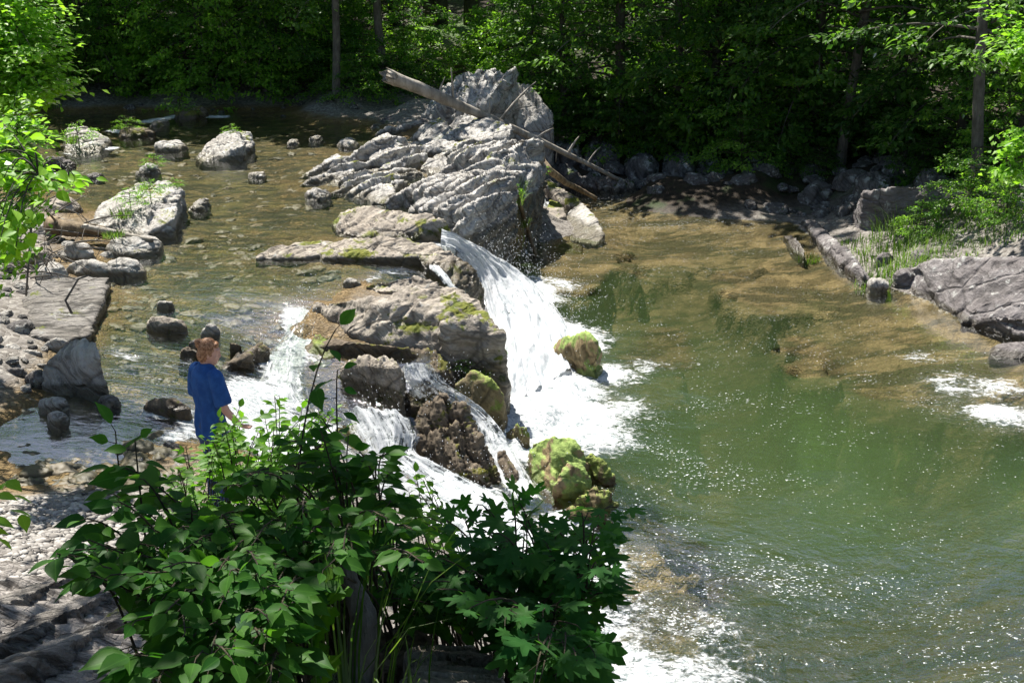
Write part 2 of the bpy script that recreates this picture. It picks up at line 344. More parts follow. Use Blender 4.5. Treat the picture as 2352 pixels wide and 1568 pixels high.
wetc = t.mix(t.rng(t.noise(t.map(o, (1, 3.6, 1), (0, 0, -.35)), 1.5, 8, .68, .8), .46, .56, 0., .85), wetc, (.020, .026, .012))
dep = t.att('depth'); tan = t.mix(t.rng(med, .4, .6), (.13, .095, .05), (.27, .195, .11))
wetc = t.mix(t.rng(dep, .01, .12, .75, 0.), wetc, t.mix(.45, (.25, .155, .065), stone))
wetc = t.mix(t.att('pool'), wetc, t.mix(t.rng(t.noise(t.map(o, (.55, 1.7, 1.)), 1.0, 9, .68, .3), .48, .56, 0., .9), tan, (.060, .052, .026)))
grav = t.ramp(t.n('SeparateColor', 0, i_0=v2), [(0, (.11, .095, .08)), (.5, (.21, .19, .17)), (1, (.34, .315, .28))])
grav = t.mix(t.ma('MULTIPLY', t.rng(d2, 0, .10, 1., 0.), .1), grav, (.05, .042, .035)); grav = t.mix(t.rng(fin, .4, .7, 0., .6), grav, (.09, .08, .07))
soilc = t.mix(t.rng(t.noise(o, 7, 6, .7), .35, .65), (.016, .012, .008), (.05, .035, .021))
soilc = t.mix(t.rng(t.noise(o, 1.1, 4), .5, .62, 0., .7), soilc, (.03, .055, .012))
stra = t.noise(t.map(o, (1, 9, 2), (0, 0, -.585)), 2.4, 6, .65, .4)
slt = t.mix(t.rng(stra, .38, .62), (.06, .052, .045), (.34, .31, .28))
dry = t.mix(t.att('strata'), grav, slt); dry = t.mix(t.att('soil'), dry, soilc)
dry = t.mix(t.att('path'), dry, t.mix(med, (.10, .07, .045), (.20, .15, .10)))
dry = t.mix(t.att('grassy'), dry, t.mix(fin, (.03, .07, .012), (.08, .14, .025)))
wf = t.rng(t.ma('ADD', dep, t.ma('MULTIPLY', t.ma('SUBTRACT', big, .5), .12)), -.13, -.02); col = t.mix(wf, dry, wetc)
hh = t.ma('ADD', t.ma('MULTIPLY', t.rng(d1, 0, .25), t.ma('MULTIPLY', wf, .6)), t.ma('ADD', t.ma('MULTIPLY', t.rng(d2, 0, .2), t.ma('MULTIPLY_ADD', wf, .35, .12)), t.ma('MULTIPLY', fin, .25)))
hh = t.ma('ADD', hh, t.ma('MULTIPLY', t.att('strata'), stra))
M['bed'] = t.done(t.pr(Base_Color=col, Roughness=.8, Normal=t.bump(hh, .8, .05), Specular_IOR_Level=.25))
river_poly = [P(*q)[:2] for q in [(-500, 180, .05), (1010, 215, .05), (1080, 262, 0), (1120, 300, 0), (1110, 400, 0), (1110, 480, -.1), (1048, 556, -.2), (1048, 600, -.25), (1075, 690, -.4), (1100, 760, -.4), (1000, 800, -.4), (985, 870, -.5), (900, 960, -.75), (780, 1010, -.8), (640, 1090, -.4), (430, 1160, -.1), (300, 1190, 0), (-500, 1240, 0)]]
inr = inpoly(XY, river_poly)
RW = np.full(len(XY), PZ); RW[inr] = RIV(XY[inr])
dept = RW - Z; pool = np.clip((-Z - .9) / .3, 0, 1) * (~inr)
dept[(~inr) & (Z > PZ)] = -.3 * np.ones(((~inr) & (Z > PZ)).sum())
dept[Y > 36] = -1; dept[(Y < 6) & (Z > -1)] = -1
pth = np.clip(1.3 - segdist(XY, [P(1060, 165, .9)[:2], P(1045, 120, 1.3)[:2], P(1055, 85, 1.65)[:2]]) / .55, 0, 1)
gcl = np.clip(1.4 - segdist(XY, [P(1000, 68, 1.75)[:2], P(1110, 66, 1.75)[:2]]) / 1.6, 0, 1)
gm = mesh(V, grid_faces(len(rr), len(th)), M['bed'], att=dict(depth=dept, pool=pool, soil=soil, strata=np.clip(sm * 2, 0, 1), path=pth, grassy=gcl))
add('ground', gm, kind='structure')
def GZ(x, y): return float(ground_raw(np.array([[x, y]]))[0])
# ---------------------------------------------------------------- water
def watermat(name, murk, murk2, k, tint, bumps, streak, rough=.05, foamc=.9, spec=.32):
    t = MT(name); o = t.obj(); dep = t.att('depth'); fo = t.att('foam'); spk = t.att('glint_bubble_specks')
    so = t.map(o, streak[0], (0, 0, streak[1]))
    n1 = t.noise(so, bumps[0], 3, .55, .4); n2 = t.noise(so, bumps[1], 4, .6, .6); n3 = t.noise(o, bumps[2], 3, .6)
    chop = t.att('chop')
    h = t.ma('ADD', t.ma('MULTIPLY', n1, .9), t.ma('ADD', t.ma('MULTIPLY', n2, .35), t.ma('MULTIPLY', n3, .2)))
    h = t.ma('MULTIPLY', h, chop)
    nb = t.bump(h, 1., bumps[3])
    tr = t.n('BsdfTransparent', i_0=c4(tint)); mu = t.n('BsdfDiffuse', i_Color=t.mix(t.noise(o, .5, 4), murk, murk2), i_Normal=nb)
    mf = t.ma('SUBTRACT', 1., t.ma('POWER', 2.718, t.ma('MULTIPLY', t.ma('MAXIMUM', t.ma('SUBTRACT', dep, .2), 0.), -k)))
    body = t.mixs(mf, tr, mu)
    gl = t.n('BsdfGlossy', i_Color=(1, 1, 1, 1), i_Roughness=rough, i_Normal=nb)
    fr = t.n('Fresnel', i_0=1.33, i_1=nb)
    sh = t.mixs(t.ma('MULTIPLY', fr, spec), body, gl)
    f1 = t.noise(so, 2.6, 9, .74, 1.6); f2 = t.noise(so, 14., 7, .75, 1.2)
    f = t.ma('ADD', t.ma('MULTIPLY', f1, .62), t.ma('MULTIPLY', f2, .38))
    web = t.vor(t.mix(.12, so, t.n('TexNoise', 1, i_Vector=so, i_Scale=4., i_Detail=4.)), 6.5, 'DISTANCE_TO_EDGE')
    f = t.ma('SUBTRACT', t.ma('ADD', f, t.rng(web, 0, .2, .035, -.02)), .02)
    fm = t.rng(t.ma('ADD', f, t.ma('MULTIPLY', fo, .62)), .74, .92)
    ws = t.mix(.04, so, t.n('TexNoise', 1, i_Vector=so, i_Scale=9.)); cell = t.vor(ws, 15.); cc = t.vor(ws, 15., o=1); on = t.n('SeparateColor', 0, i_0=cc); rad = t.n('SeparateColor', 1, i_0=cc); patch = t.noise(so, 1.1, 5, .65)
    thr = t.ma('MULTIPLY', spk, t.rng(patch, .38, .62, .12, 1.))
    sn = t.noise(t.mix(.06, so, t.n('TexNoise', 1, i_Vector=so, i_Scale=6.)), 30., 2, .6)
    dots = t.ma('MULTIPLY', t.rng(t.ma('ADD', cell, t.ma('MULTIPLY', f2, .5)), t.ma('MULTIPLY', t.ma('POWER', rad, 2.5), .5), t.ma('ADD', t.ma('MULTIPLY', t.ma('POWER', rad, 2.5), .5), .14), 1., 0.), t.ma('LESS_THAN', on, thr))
    fm = t.ma('MAXIMUM', fm, t.ma('MULTIPLY', t.ma('ADD', t.rng(t.ma('ADD', sn, t.ma('MULTIPLY', thr, .17)), .735, .775), t.ma('MULTIPLY', dots, .0), clamp=True), .95))  # white specks painted over the water for sun glints and bubbles
    fb = t.n('BsdfDiffuse', i_Color=t.mix(t.rng(f2, .36, .60), (.34, .40, .41), (foamc, foamc, foamc)), i_Normal=t.bump(f, 1., .09))
    return t.done(t.mixs(fm, sh, fb))
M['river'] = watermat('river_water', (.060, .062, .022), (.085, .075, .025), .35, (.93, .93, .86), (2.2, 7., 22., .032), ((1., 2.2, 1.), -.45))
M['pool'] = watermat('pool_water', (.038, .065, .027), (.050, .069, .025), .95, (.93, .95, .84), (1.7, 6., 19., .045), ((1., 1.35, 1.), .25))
def wgrid(sel, zf, step_r=(5, 45, 470), nth=520, a=34):
    th = np.linspace(-a, a, nth) * math.pi / 180; r = np.geomspace(*step_r)
    Rm, T = np.meshgrid(r, th, indexing='ij'); xy = np.stack([(Rm * np.sin(T)).ravel(), (Rm * np.cos(T)).ravel()], 1)
    F = grid_faces(len(r), len(th)); ok = sel(xy); F = F[ok[F].all(1)]
    use = np.unique(F); mp = np.full(len(xy), -1); mp[use] = np.arange(len(use)); xy = xy[use]
    return xy, zf(xy), mp[F]
xy, z, F = wgrid(lambda q: inpoly(q, river_poly), RIV)
def blob(xy, pts, zz):
    r = np.zeros(len(xy))
    for px, py, rad, a in pts:
        c = P(px, py, zz)[:2]; r = np.maximum(r, a * np.exp(-(((xy - c) ** 2).sum(1)) / rad ** 2))
    return r
def line(xy, pl, wd, a, zz):
    return a * np.exp(-(segdist(xy, [P(*q, zz)[:2] for q in pl]) / wd) ** 2)
foam = np.zeros(len(xy))
for pl, wd, a in [([(340, 300), (420, 286), (510, 288)], .36, .72), ([(262, 322), (312, 329)], .26, .75), ([(165, 374), (235, 364), (260, 362)], .24, .72), ([(60, 432), (130, 425)], .3, .8),
    ([(810, 660), (880, 632), (930, 628)], .16, .5), ([(680, 715), (700, 745), (640, 790), (650, 850), (600, 900), (690, 905)], .30, .8), ([(600, 860), (560, 930), (650, 960), (720, 900)], .45, 1.),
    ([(270, 840), (310, 850)], .14, .55), ([(340, 965), (440, 945), (430, 985), (380, 1010)], .18, .6), ([(320, 880), (420, 850), (440, 820)], .3, .38), ([(930, 850), (1000, 870)], .2, .5), ([(740, 900), (850, 1000), (700, 1000)], .5, .95),
    ([(1000, 600), (1045, 650)], .1, .6), ([(900, 552), (1000, 550), (1045, 566)], .14, .6), ([(1035, 560), (1050, 585)], .12, .9), ([(560, 740), (640, 720)], .3, .35), ([(430, 250), (520, 300)], .3, .3)]:
    foam = np.maximum(foam, line(xy, pl, wd, a, -.15))
sp_ = .10 + line(xy, [(600, 560), (750, 660), (900, 640)], 1.2, .25, -.1) + line(xy, [(300, 860), (430, 900)], .9, .6, -.1)  # density of the painted glints and bubbles on the river
chop = .34 + line(xy, [(560, 700), (650, 800), (400, 920)], .9, .3, -.1) + foam * .8
z = z + (fbm(np.c_[xy * np.array([1.2, 2.4]), z * 0], 3, 4) - .5) * .05 * chop
dp = z - ground_raw(xy); F = F[(dp[F].max(1) < .62) | (xy[F[:, 0], 1] > 9.6)]
add('river', mesh(np.c_[xy, z], F, M['river'], att=dict(depth=dp, foam=foam, glint_bubble_specks=sp_, chop=chop)), kind='structure')
# the pool sheet passes under the ledge and the banks
pool_poly = [P(*q)[:2] for q in [(1180, 380, PZ), (1300, 400, PZ), (1980, 440, PZ), (2700, 600, PZ), (3300, 900, PZ)]] + [np.array([9.5, 5.]), np.array([1., 4.6])] + [P(*q)[:2] for q in [(1000, 1350, PZ), (1000, 1080, PZ), (1130, 900, PZ), (1100, 700, PZ), (1160, 560, PZ)]]
xy, z, F = wgrid(lambda q: inpoly(q, pool_poly), lambda q: np.full(len(q), PZ), (5, 45, 520), 560, 50)
foam = blob(xy, [(1180, 680, .9, 1.1), (1240, 780, 1.0, 1.25), (1225, 900, .95, 1.35), (1260, 960, .95, 1.2), (1200, 1010, .7, 1.2), (1400, 860, .6, .75), (1350, 1000, .8, .75), (1420, 940, .7, .62), (1480, 840, .5, .55),
   (1290, 660, .6, .6), (1300, 1300, .7, 1.0), (1330, 1450, .6, .8), (1450, 1568, .7, .75), (1300, 1200, .4, .8), (1600, 1568, .7, .62), (2290, 950, .55, .75), (2190, 880, .7, .56), (2300, 890, .6, .6), (2120, 820, .5, .5), (1620, 1450, .9, .42), (1450, 1400, .8, .5), (1880, 1420, 1.2, .33), (2100, 1400, 1.2, .3)], PZ)
foam = np.maximum(foam, line(xy, [(1550, 840), (1690, 825)], .25, .35, PZ)); foam = np.maximum(foam, line(xy, [(1050, 1150), (1230, 1330), (1300, 1568)], .55, 1.05, PZ))
foam = np.maximum(foam, line(xy, [(1240, 430), (1250, 470)], .3, .8, PZ))
spk = np.clip(.25 + blob(xy, [(1450, 1000, 2.2, .6), (1550, 1200, 1.8, .35), (1500, 480, 5, .35), (1400, 560, 3, .3), (1700, 780, 3, .2), (1700, 1420, 2.0, .75), (2200, 1450, 1.6, .45), (2200, 900, 2, .4)], PZ), 0, 1)  # painted sparkle and bubbles, densest towards the bottom centre
chop = .16 + blob(xy, [(1300, 900, 1.6, 1.), (1500, 1450, 1.5, 1.6), (1750, 1450, 1.6, 1.3), (2000, 1480, 1.6, 1.2), (2250, 920, .9, 1.2), (2300, 1500, 1.8, 1.1), (1500, 500, 4, .25)], PZ) + foam * .6
p3 = np.c_[xy, xy[:, 0] * 0]
fb = np.array([[.35, .93], [.93, -.35]])
z = z + (fbm(np.c_[xy @ fb * np.array([1.1, 2.0]), z * 0], 4, 14) - .5) * .07 * chop + np.clip(foam - .45, 0, 1) * (ridged(p3 * 3.2, 4, 21) - .35) * .34
z = z + np.exp(-((xy - P(1170, 640, PZ)[:2]) ** 2).sum(1) / .8) * .18
dp = z - ground_raw(xy)
add('pool_water', mesh(np.c_[xy, z], F, M['pool'], att=dict(depth=dp, foam=foam, glint_bubble_specks=spk, chop=chop)), kind='structure')
# ---------------------------------------------------------------- falls
def fallmat():
    t = MT('white_water'); uv = t.n('TexCoord', 2); so = t.map(uv, (1, .16, 1)); o = t.obj()
    a = t.noise(so, 9., 8, .68, .5); b = t.noise(so, 34., 6, .7, .3); c = t.noise(o, 9, 7, .75, .6)
    f = t.ma('ADD', t.ma('MULTIPLY', a, .38), t.ma('ADD', t.ma('MULTIPLY', b, .22), t.ma('MULTIPLY', c, .40)))
    al = t.rng(t.ma('ADD', f, t.att('cover')), .52, .60)
    d = t.n('BsdfDiffuse', i_Color=t.mix(t.rng(f, .42, .58), (.55, .60, .62), (.90, .91, .92)), i_Normal=t.bump(f, .9, .08)); tl = t.n('BsdfTranslucent', i_Color=(.75, .77, .8, 1))
    g = t.mixs(.3, d, tl); gl = t.mixs(.12, t.n('BsdfTransparent', i_0=(.9, .93, .9, 1)), t.n('BsdfGlossy', i_Roughness=.1))
    return t.done(t.mixs(al, gl, g))
M['white'] = fallmat()
def fall(name, label, secs, amp=.07, nu=40, nv=150, cov=.0, seed=0, bulge=.1, group=None):
    L = np.array([P(*a) for a, b in secs]); Rr = np.array([P(*b) for a, b in secs])
    def sp(c, n):
        k = len(c) - 1; out = []
        for t in np.linspace(0, k, n):
            i = min(int(t), k - 1); f = t - i; p0 = c[max(i - 1, 0)]; p1 = c[i]; p2 = c[i + 1]; p3 = c[min(i + 2, k)]
            out.append(.5 * ((2 * p1) + (-p0 + p2) * f + (2 * p0 - 5 * p1 + 4 * p2 - p3) * f * f + (-p0 + 3 * p1 - 3 * p2 + p3) * f ** 3))
        return np.array(out)
    A, B = sp(L, nv), sp(Rr, nv); u = np.linspace(0, 1, nu)[None, :, None]
    V = A[:, None] * (1 - u) + B[:, None] * u; U = np.broadcast_to(u[..., 0], (nv, nu)); W_ = np.linalg.norm(A - B, axis=1)
    ln = np.concatenate([[0], np.cumsum(np.linalg.norm(np.diff((A + B) / 2, axis=0), axis=1))]); VV = np.broadcast_to(ln[:, None], (nv, nu))
    q = np.stack([(U * W_.mean()).ravel() * 5, VV.ravel() * 1.1, np.full(nv * nu, seed * 3.1)], 1)
    n = 1.25 * (ridged(q * .8, 3, seed) - .55) + .6 * (fbm(q * np.array([3.5, 3, 1]), 3, seed + 9) - .5)
    ed = np.sin(np.pi * U).ravel()
    V = V.reshape(-1, 3); V[:, 2] += n * amp * 2 * np.minimum(1, ed * 2.5) + bulge * ed
    V[:, 1] -= n * amp * .8
    cover = cov + .05 + .10 * np.minimum(1, ed * 3.) - .12 + .05 * (VV / ln[-1]).ravel()
    uv = np.c_[U.ravel() * W_.mean(), VV.ravel()]
    m = mesh(V, grid_faces(nv, nu), M['white'], att=dict(cover=cover), uv=uv)
    return add(name, m, label=label, cat='waterfall', group=group)
fall('waterfall', 'broad white main fall plunging into the green pool beside the central rock ledge', [
  ((1020, 548, -.17), (1012, 572, -.17)), ((1050, 560, -.2), (1045, 585, -.24)), ((1095, 578, -.36), (1075, 615, -.42)), ((1140, 598, -.62), (1105, 665, -.72)), ((1190, 622, -.95), (1120, 740, -1.0)),
  ((1240, 660, -1.16), (1140, 810, -1.16)), ((1300, 740, -1.26), (1148, 890, -1.24)), ((1350, 850, -1.36), (1160, 960, -1.36))], .10, 60, 200, .10, 1, .14)
fall('waterfall', 'thin side stream sliding between the mossy ledge and the central rock', [
  ((985, 596, -.08), (978, 610, -.1)), ((1015, 618, -.12), (1005, 632, -.14)), ((1045, 655, -.25), (1030, 664, -.27)), ((1080, 690, -.42), (1068, 700, -.45)), ((1110, 725, -.7), (1098, 735, -.75)), ((1140, 765, -1.1), (1128, 780, -1.1))], .03, 16, 90, .08, 2, .03)
fall('waterfall', 'left rapid foaming over the ledge behind the shrub leaves', [
  ((708, 718, -.12), (672, 722, -.13)), ((706, 755, -.22), (652, 770, -.25)), ((702, 800, -.34), (620, 810, -.36)), ((700, 860, -.42), (590, 870, -.46)), ((720, 930, -.55), (560, 940, -.62)), ((790, 1000, -.75), (600, 1050, -.85)), ((880, 1070, -1.05), (700, 1150, -1.1)), ((960, 1180, -1.3), (800, 1300, -1.35))], .08, 50, 170, -.01, 3, .05)
fall('waterfall', 'middle cascade dropping past the mossy boulder into the pool foam', [
  ((1005, 852, -.4), (915, 850, -.42)), ((1035, 885, -.55), (935, 900, -.6)), ((1075, 915, -.72), (1000, 935, -.78)), ((1130, 960, -.95), (1085, 985, -1.0)), ((1175, 1020, -1.15), (1110, 1050, -1.2)), ((1215, 1090, -1.3), (1150, 1110, -1.32)), ((1250, 1150, -1.36), (1180, 1160, -1.36))], .07, 40, 150, .03, 4, .05)
fall('waterfall', 'near cascade spreading over brown rock behind the shrub', [
  ((950, 960, -.7), (780, 950, -.66)), ((965, 1000, -.84), (820, 1020, -.86)), ((960, 1040, -.98), (850, 1090, -1.05)), ((1060, 1090, -1.12), (880, 1150, -1.18)), ((1150, 1140, -1.25), (950, 1220, -1.28)), ((1260, 1230, -1.33), (1050, 1330, -1.33)), ((1380, 1400, -1.38), (1150, 1480, -1.38))], .08, 60, 170, .06, 5, .06)
fall('waterfall', 'small far fall trickling down beside the dark cliff and drift branch', [
  ((1250, 415, -.75), (1228, 412, -.75)), ((1250, 440, -.95), (1228, 440, -.95)), ((1262, 480, -1.25), (1232, 478, -1.25)), ((1280, 500, -1.32), (1236, 500, -1.32))], .03, 20, 60, .02, 6, .03)
fall('waterfall', 'narrow white thread falling down the cliff crack under the mossy strip', [
  ((1200, 500, -.45), (1190, 498, -.45)), ((1202, 530, -.8), (1190, 530, -.8)), ((1206, 560, -1.15), (1192, 562, -1.15)), ((1215, 585, -1.32), (1192, 588, -1.32))], .02, 12, 50, -.02, 7, .02)
# spray: drops thrown up where the water strikes
rs = np.random.RandomState(3); pts = []
for px, py, z0, rad, n, hgt in [(1140, 620, -.7, .35, 500, .35), (1190, 680, -1.1, .45, 900, .45), (1250, 760, -1.25, .5, 700, .35), (1200, 860, -1.25, .5, 500, .3), (640, 800, -.35, .3, 300, .2), (690, 730, -.15, .12, 160, .22), (820, 960, -.7, .3, 250, .2), (1000, 900, -.65, .25, 250, .2), (1150, 1060, -1.2, .25, 250, .2), (950, 1150, -1.1, .5, 400, .25), (1300, 690, -1.25, .3, 300, .25)]:
    c = P(px, py, z0); q = rs.normal(0, rad, (n, 3)); q[:, 2] = np.abs(rs.normal(0, hgt, n)); pts.append(c + q)
pts = np.concatenate(pts); sz = rs.uniform(.002, .006, len(pts))
ov = np.array([[1, 0, 0], [-1, 0, 0], [0, 1, 0], [0, -1, 0], [0, 0, 1.4], [0, 0, -1.4]]); of = np.array([[0, 2, 4], [2, 1, 4], [1, 3, 4], [3, 0, 4], [2, 0, 5], [1, 2, 5], [3, 1, 5], [0, 3, 5]])
V = (pts[:, None] + ov[None] * sz[:, None, None]).reshape(-1, 3); F = (of[None] + (np.arange(len(pts)) * 6)[:, None, None]).reshape(-1, 3)
t = MT('spray'); M['spray'] = t.done(t.mixs(.4, t.n('BsdfDiffuse', i_Color=(.9, .92, .94, 1)), t.n('BsdfTranslucent', i_Color=(.9, .92, .94, 1))))
add('spray', mesh(V, F, M['spray']), kind='stuff', label='white spray drops thrown up along the foot of the falls')
# ---------------------------------------------------------------- rocks
def at_ground(px, py):
    "walk along the view ray to the ground"
    d = ray(px, py); t = np.linspace(3, 75, 1500); q = np.array([0, 0, CZ]) + t[:, None] * d; g = ground_raw(q[:, :2]); k = np.argmax(q[:, 2] < g); return q[k]
def wlev(x, y):
    q = np.array([[x, y]]); return float(RIV(q)[0]) if inpoly(q, river_poly)[0] else PZ
M['drowned'] = rockmat('drowned_shelf', (.17, .125, .05), (.27, .20, .09), 0, .2, sstr=.6)
NF = norm(np.array([.62, -.55, .56]))
def rockmesh(hulls, mat, vox, amp=.1, strata=(NF, 5., .035), fine=.012, seed=0, wet=None, drop=.5, flare=.06):
    parts = []
    for hp in hulls:
        hp = np.array(hp, float); c = hp.mean(0); lo = hp.copy(); lo[:, :2] = c[:2] + (lo[:, :2] - c[:2]) * (1 + flare); lo[:, 2] = np.minimum(lo[:, 2], hp[:, 2].min() + .02) - drop
        bm = bmesh.new()
        for q in np.concatenate([hp, lo]): bm.verts.new(q)
        r = bmesh.ops.convex_hull(bm, input=bm.verts)
        for v in [v for v in bm.verts if not v.link_faces]: bm.verts.remove(v)
        bm.verts.index_update(); bm.verts.ensure_lookup_table()
        parts.append((np.array([v.co[:] for v in bm.verts]), [tuple(v.index for v in f.verts) for f in bm.faces])); bm.free()
    V, F = join(parts); m = remesh(V, F, vox, 2)
    v = vco(m); n = vno(m); sz = max(v.max(0) - v.min(0)); o = np.array([seed * 7.7, seed * 3.3, 0])
    sc = 1 / max(.25, min(1.2, sz * .35))
    d = (fbm(v * sc + o, 3, seed) - .5) * 2 * amp + (ridged(v * sc * 2.6 + o, 3, seed + 5) - .6) * amp * .7
    if strata:
        nf, fq, sa = strata; s = v @ np.asarray(nf) * fq + fbm(v * 1.4 + o, 3, seed + 2) * 1.6
        m1 = np.clip(fbm(v * .9 + o, 2, seed + 3) * 3 - .9, 0, 1); fr = s % 1
        d += (fr ** .7 - .6) * sa * m1 * (np.clip((1 - fr) * 8, 0, 1)); s2 = s * 3.3 + fbm(v * 3, 2, seed + 1); d += ((s2 % 1) - .5) * sa * .4
        # whole layers stand proud or lie back
        d += (vn(np.c_[np.floor(s), np.floor(s) * 0, np.floor(s) * 0] + .37, seed) - .5) * sa * 1.1
    d += (fbm(v * 9 + o, 3, seed + 7) - .5) * fine * 2
    v = v + n * d[:, None]
    wl = wet if wet is not None else 0
    wv = np.clip(1.0 - (v[:, 2] - wl) / .16, 0, 1)
    m.vertices.foreach_set('co', v.astype(np.float32).ravel()); m.polygons.foreach_set('use_smooth', np.ones(len(m.polygons), bool))
    a = m.attributes.new('wet', 'FLOAT', 'POINT'); a.data.foreach_set('value', wv.astype(np.float32)); m.materials.clear(); m.materials.append(mat); m.update()
    return m
def rock(label, hulls, mat='grey', cat='rock', name=None, seed=None, vox=None, wet='auto', world=False, **k):
    lw = k.pop('lower', 0); H = [(np.array([P(*q) for q in h]) if not world else np.array(h)) - [0, 0, lw] for h in hulls] + (k.pop('fin', None) or [])
    allp = np.concatenate(H); c = allp.mean(0); dist = np.linalg.norm(c - [0, 0, CZ]); seed = seed if seed is not None else (abs(hash(label)) if False else sum(map(ord, label))) % 97
    base = np.array([c[0], c[1], allp[:, 2].min()]); vox = vox or max(.014, .0017 * dist)
    wl = wlev(c[0], c[1]) if wet == 'auto' else wet
    grp = k.pop('group', None)
    m = rockmesh([h - base for h in H], M[mat], vox, seed=seed, wet=wl - base[2], **k)
    return add(name or 'rock', m, base, label=label, cat=cat, group=grp)
def box(x0, y0, x1, y1, z, h, sx=.0, n=18, seed=1, flat=.5):
    "points of a boulder that fills this part of the view, standing on level z"
    rs = np.random.RandomState(seed); xc = (x0 + x1) / 2; g = P(xc, y1, z); D = np.linalg.norm(g - [0, 0, CZ]); wd = (x1 - x0) / FPX * D
    el = math.atan2(CZ - z, g[1]); dep = max(.35 * wd, ((y1 - y0) / FPX * D - h * math.cos(el)) / math.sin(el)); dep = min(dep, 2.2 * wd); h = min(h, .42 * wd)
    a = rs.uniform(0, 2 * math.pi, n) ; a = np.linspace(0, 2 * math.pi, n, endpoint=False) + rs.uniform(-.2, .2, n)
    r1 = rs.uniform(.88, 1.0, n); k = rs.uniform(.18, .6, n); tz = rs.uniform(.6, 1.0, n) * h; tl = rs.uniform(-.16, .16, 2)
    cx, cy = g[0], g[1] + dep / 2
    lowr = np.stack([cx + np.cos(a) * wd / 2 * r1, cy + np.sin(a) * dep / 2 * r1, np.full(n, z + h * .12)], 1)
    mid = np.stack([cx + np.cos(a) * wd / 2 * r1 * .80, cy + np.sin(a) * dep / 2 * r1 * .80, z + h * rs.uniform(.3, .7, n)], 1)
    top = np.stack([cx + (sx + tl[0]) * wd + np.cos(a) * wd / 2 * k, cy + tl[1] * dep + np.sin(a) * dep / 2 * k, z + tz * (1 - flat * .2)], 1)
    return np.concatenate([lowr, mid[::2], top[::2]])
def brock(label, b, z, h, mat='grey', seed=1, **k):
    kk = {a: k.pop(a) for a in ('sx', 'flat') if a in k}
    return rock(label, [box(*b, z, h, seed=seed, **kk)], mat, world=True, seed=seed, **k)
def fins(spots, L=1., wd=.24, h=.16, sl=0., dirv=(.57, .82), seed=0, jit=.25):
    "narrow tilted plates of the upturned layers: steep on one side, sloping on the other; spots: (px, py, z)"
    rs = np.random.RandomState(seed); out = []
    for q in spots:
        c = P(*q[:3]); an = math.atan2(dirv[1], dirv[0]) + rs.uniform(-.12, .12); a = np.array([math.cos(an), math.sin(an), sl]); b = np.array([math.sin(an), -math.cos(an), 0])
        l = (q[3] if len(q) > 3 else L) * rs.uniform(1 - jit, 1 + jit); w_ = wd * rs.uniform(.7, 1.4); hh = h * rs.uniform(.7, 1.3); pts = []
        for t_, f in ((-.5, .15), (-.22, .85), (.2, 1.), (.5, .35)):
            o = c + a * l * t_ + b * rs.uniform(-.05, .05); pts += [o - b * w_ * 1.1 + [0, 0, -.12], o + b * w_ * .25 + [0, 0, hh * f], o + b * w_ * .55 + [0, 0, -.12 + hh * f * .5]]
        out.append(np.array(pts))
    return out
ST = (NF, 7.5, .08); STC = (NF, 6, .05)
# -- the central outcrop
rock('large grey striated outcrop rock with a rounded ridge above the falls crest', [
  [(945, 420, .06), (1000, 398, .3), (1060, 392, .36), (1120, 396, .4), (1145, 420, .36), (955, 480, -.02), (1010, 500, -.1), (1040, 520, -.2), (1120, 470, .15), (1060, 440, .28)],
  [(1100, 400, .36), (1148, 415, .36), (1160, 480, -.1), (1172, 560, -.9), (1120, 585, -.9), (1060, 562, -.5), (1040, 515, -.2)]], 'grey', 'outcrop', 'rock_outcrop', strata=(NF, 7.5, .10), amp=.05, drop=.7, wet=-.3, fin=fins([(960, 440, .1), (990, 425, .2), (1020, 418, .28), (1050, 415, .33), (1080, 412, .36), (1110, 415, .38), (1140, 425, .34), (1010, 460, .1), (1045, 455, .18), (1080, 455, .22), (1115, 460, .2), (1000, 485, -.02, .7), (1040, 500, -.05, .8), (1085, 500, 0, .8), (1120, 510, -.15, .8)], 1.3, .14, .13, seed=1), lower=.07)  # wet sets the level below which the rock colour is darkened
rock('tall dark cliff block of the outcrop directly under the fallen log', [
  [(1060, 345, .35), (1110, 330, .45), (1165, 316, .55), (1222, 322, .5), (1240, 360, .3), (1245, 420, -.6), (1200, 590, -1.3), (1165, 560, -.9), (1130, 400, .3), (1060, 390, .2), (1235, 500, -1.3)]], 'grey', 'outcrop', 'rock_outcrop', strata=(NF, 6.5, .11), amp=.08, drop=.8, wet=-.35, fin=fins([(1090, 345, .45), (1120, 340, .45), (1150, 332, .52), (1180, 330, .52), (1205, 335, .48), (1170, 370, .3), (1205, 400, -.05, .8), (1180, 450, -.4, .8)], 1.2, .15, .13, seed=2), lower=.17)  # raised wet level darkens the lower cliff faces
rock('pointed grey wedge rock sloping down to the still shallows', [
  [(815, 350, .08), (855, 318, .3), (888, 297, .5), (925, 325, .36), (940, 345, .3), (905, 385, .05), (850, 375, .06), (808, 372, -.02)],
  [(860, 320, .3), (905, 340, .34), (968, 396, -.02), (900, 392, 0), (850, 360, .2)]], 'grey', strata=ST, amp=.05, fin=fins([(840, 350, .2), (865, 335, .32), (890, 325, .38), (915, 345, .3), (940, 365, .18), (880, 365, .15), (910, 378, .1)], 1.1, .13, .11, seed=3), lower=.06)
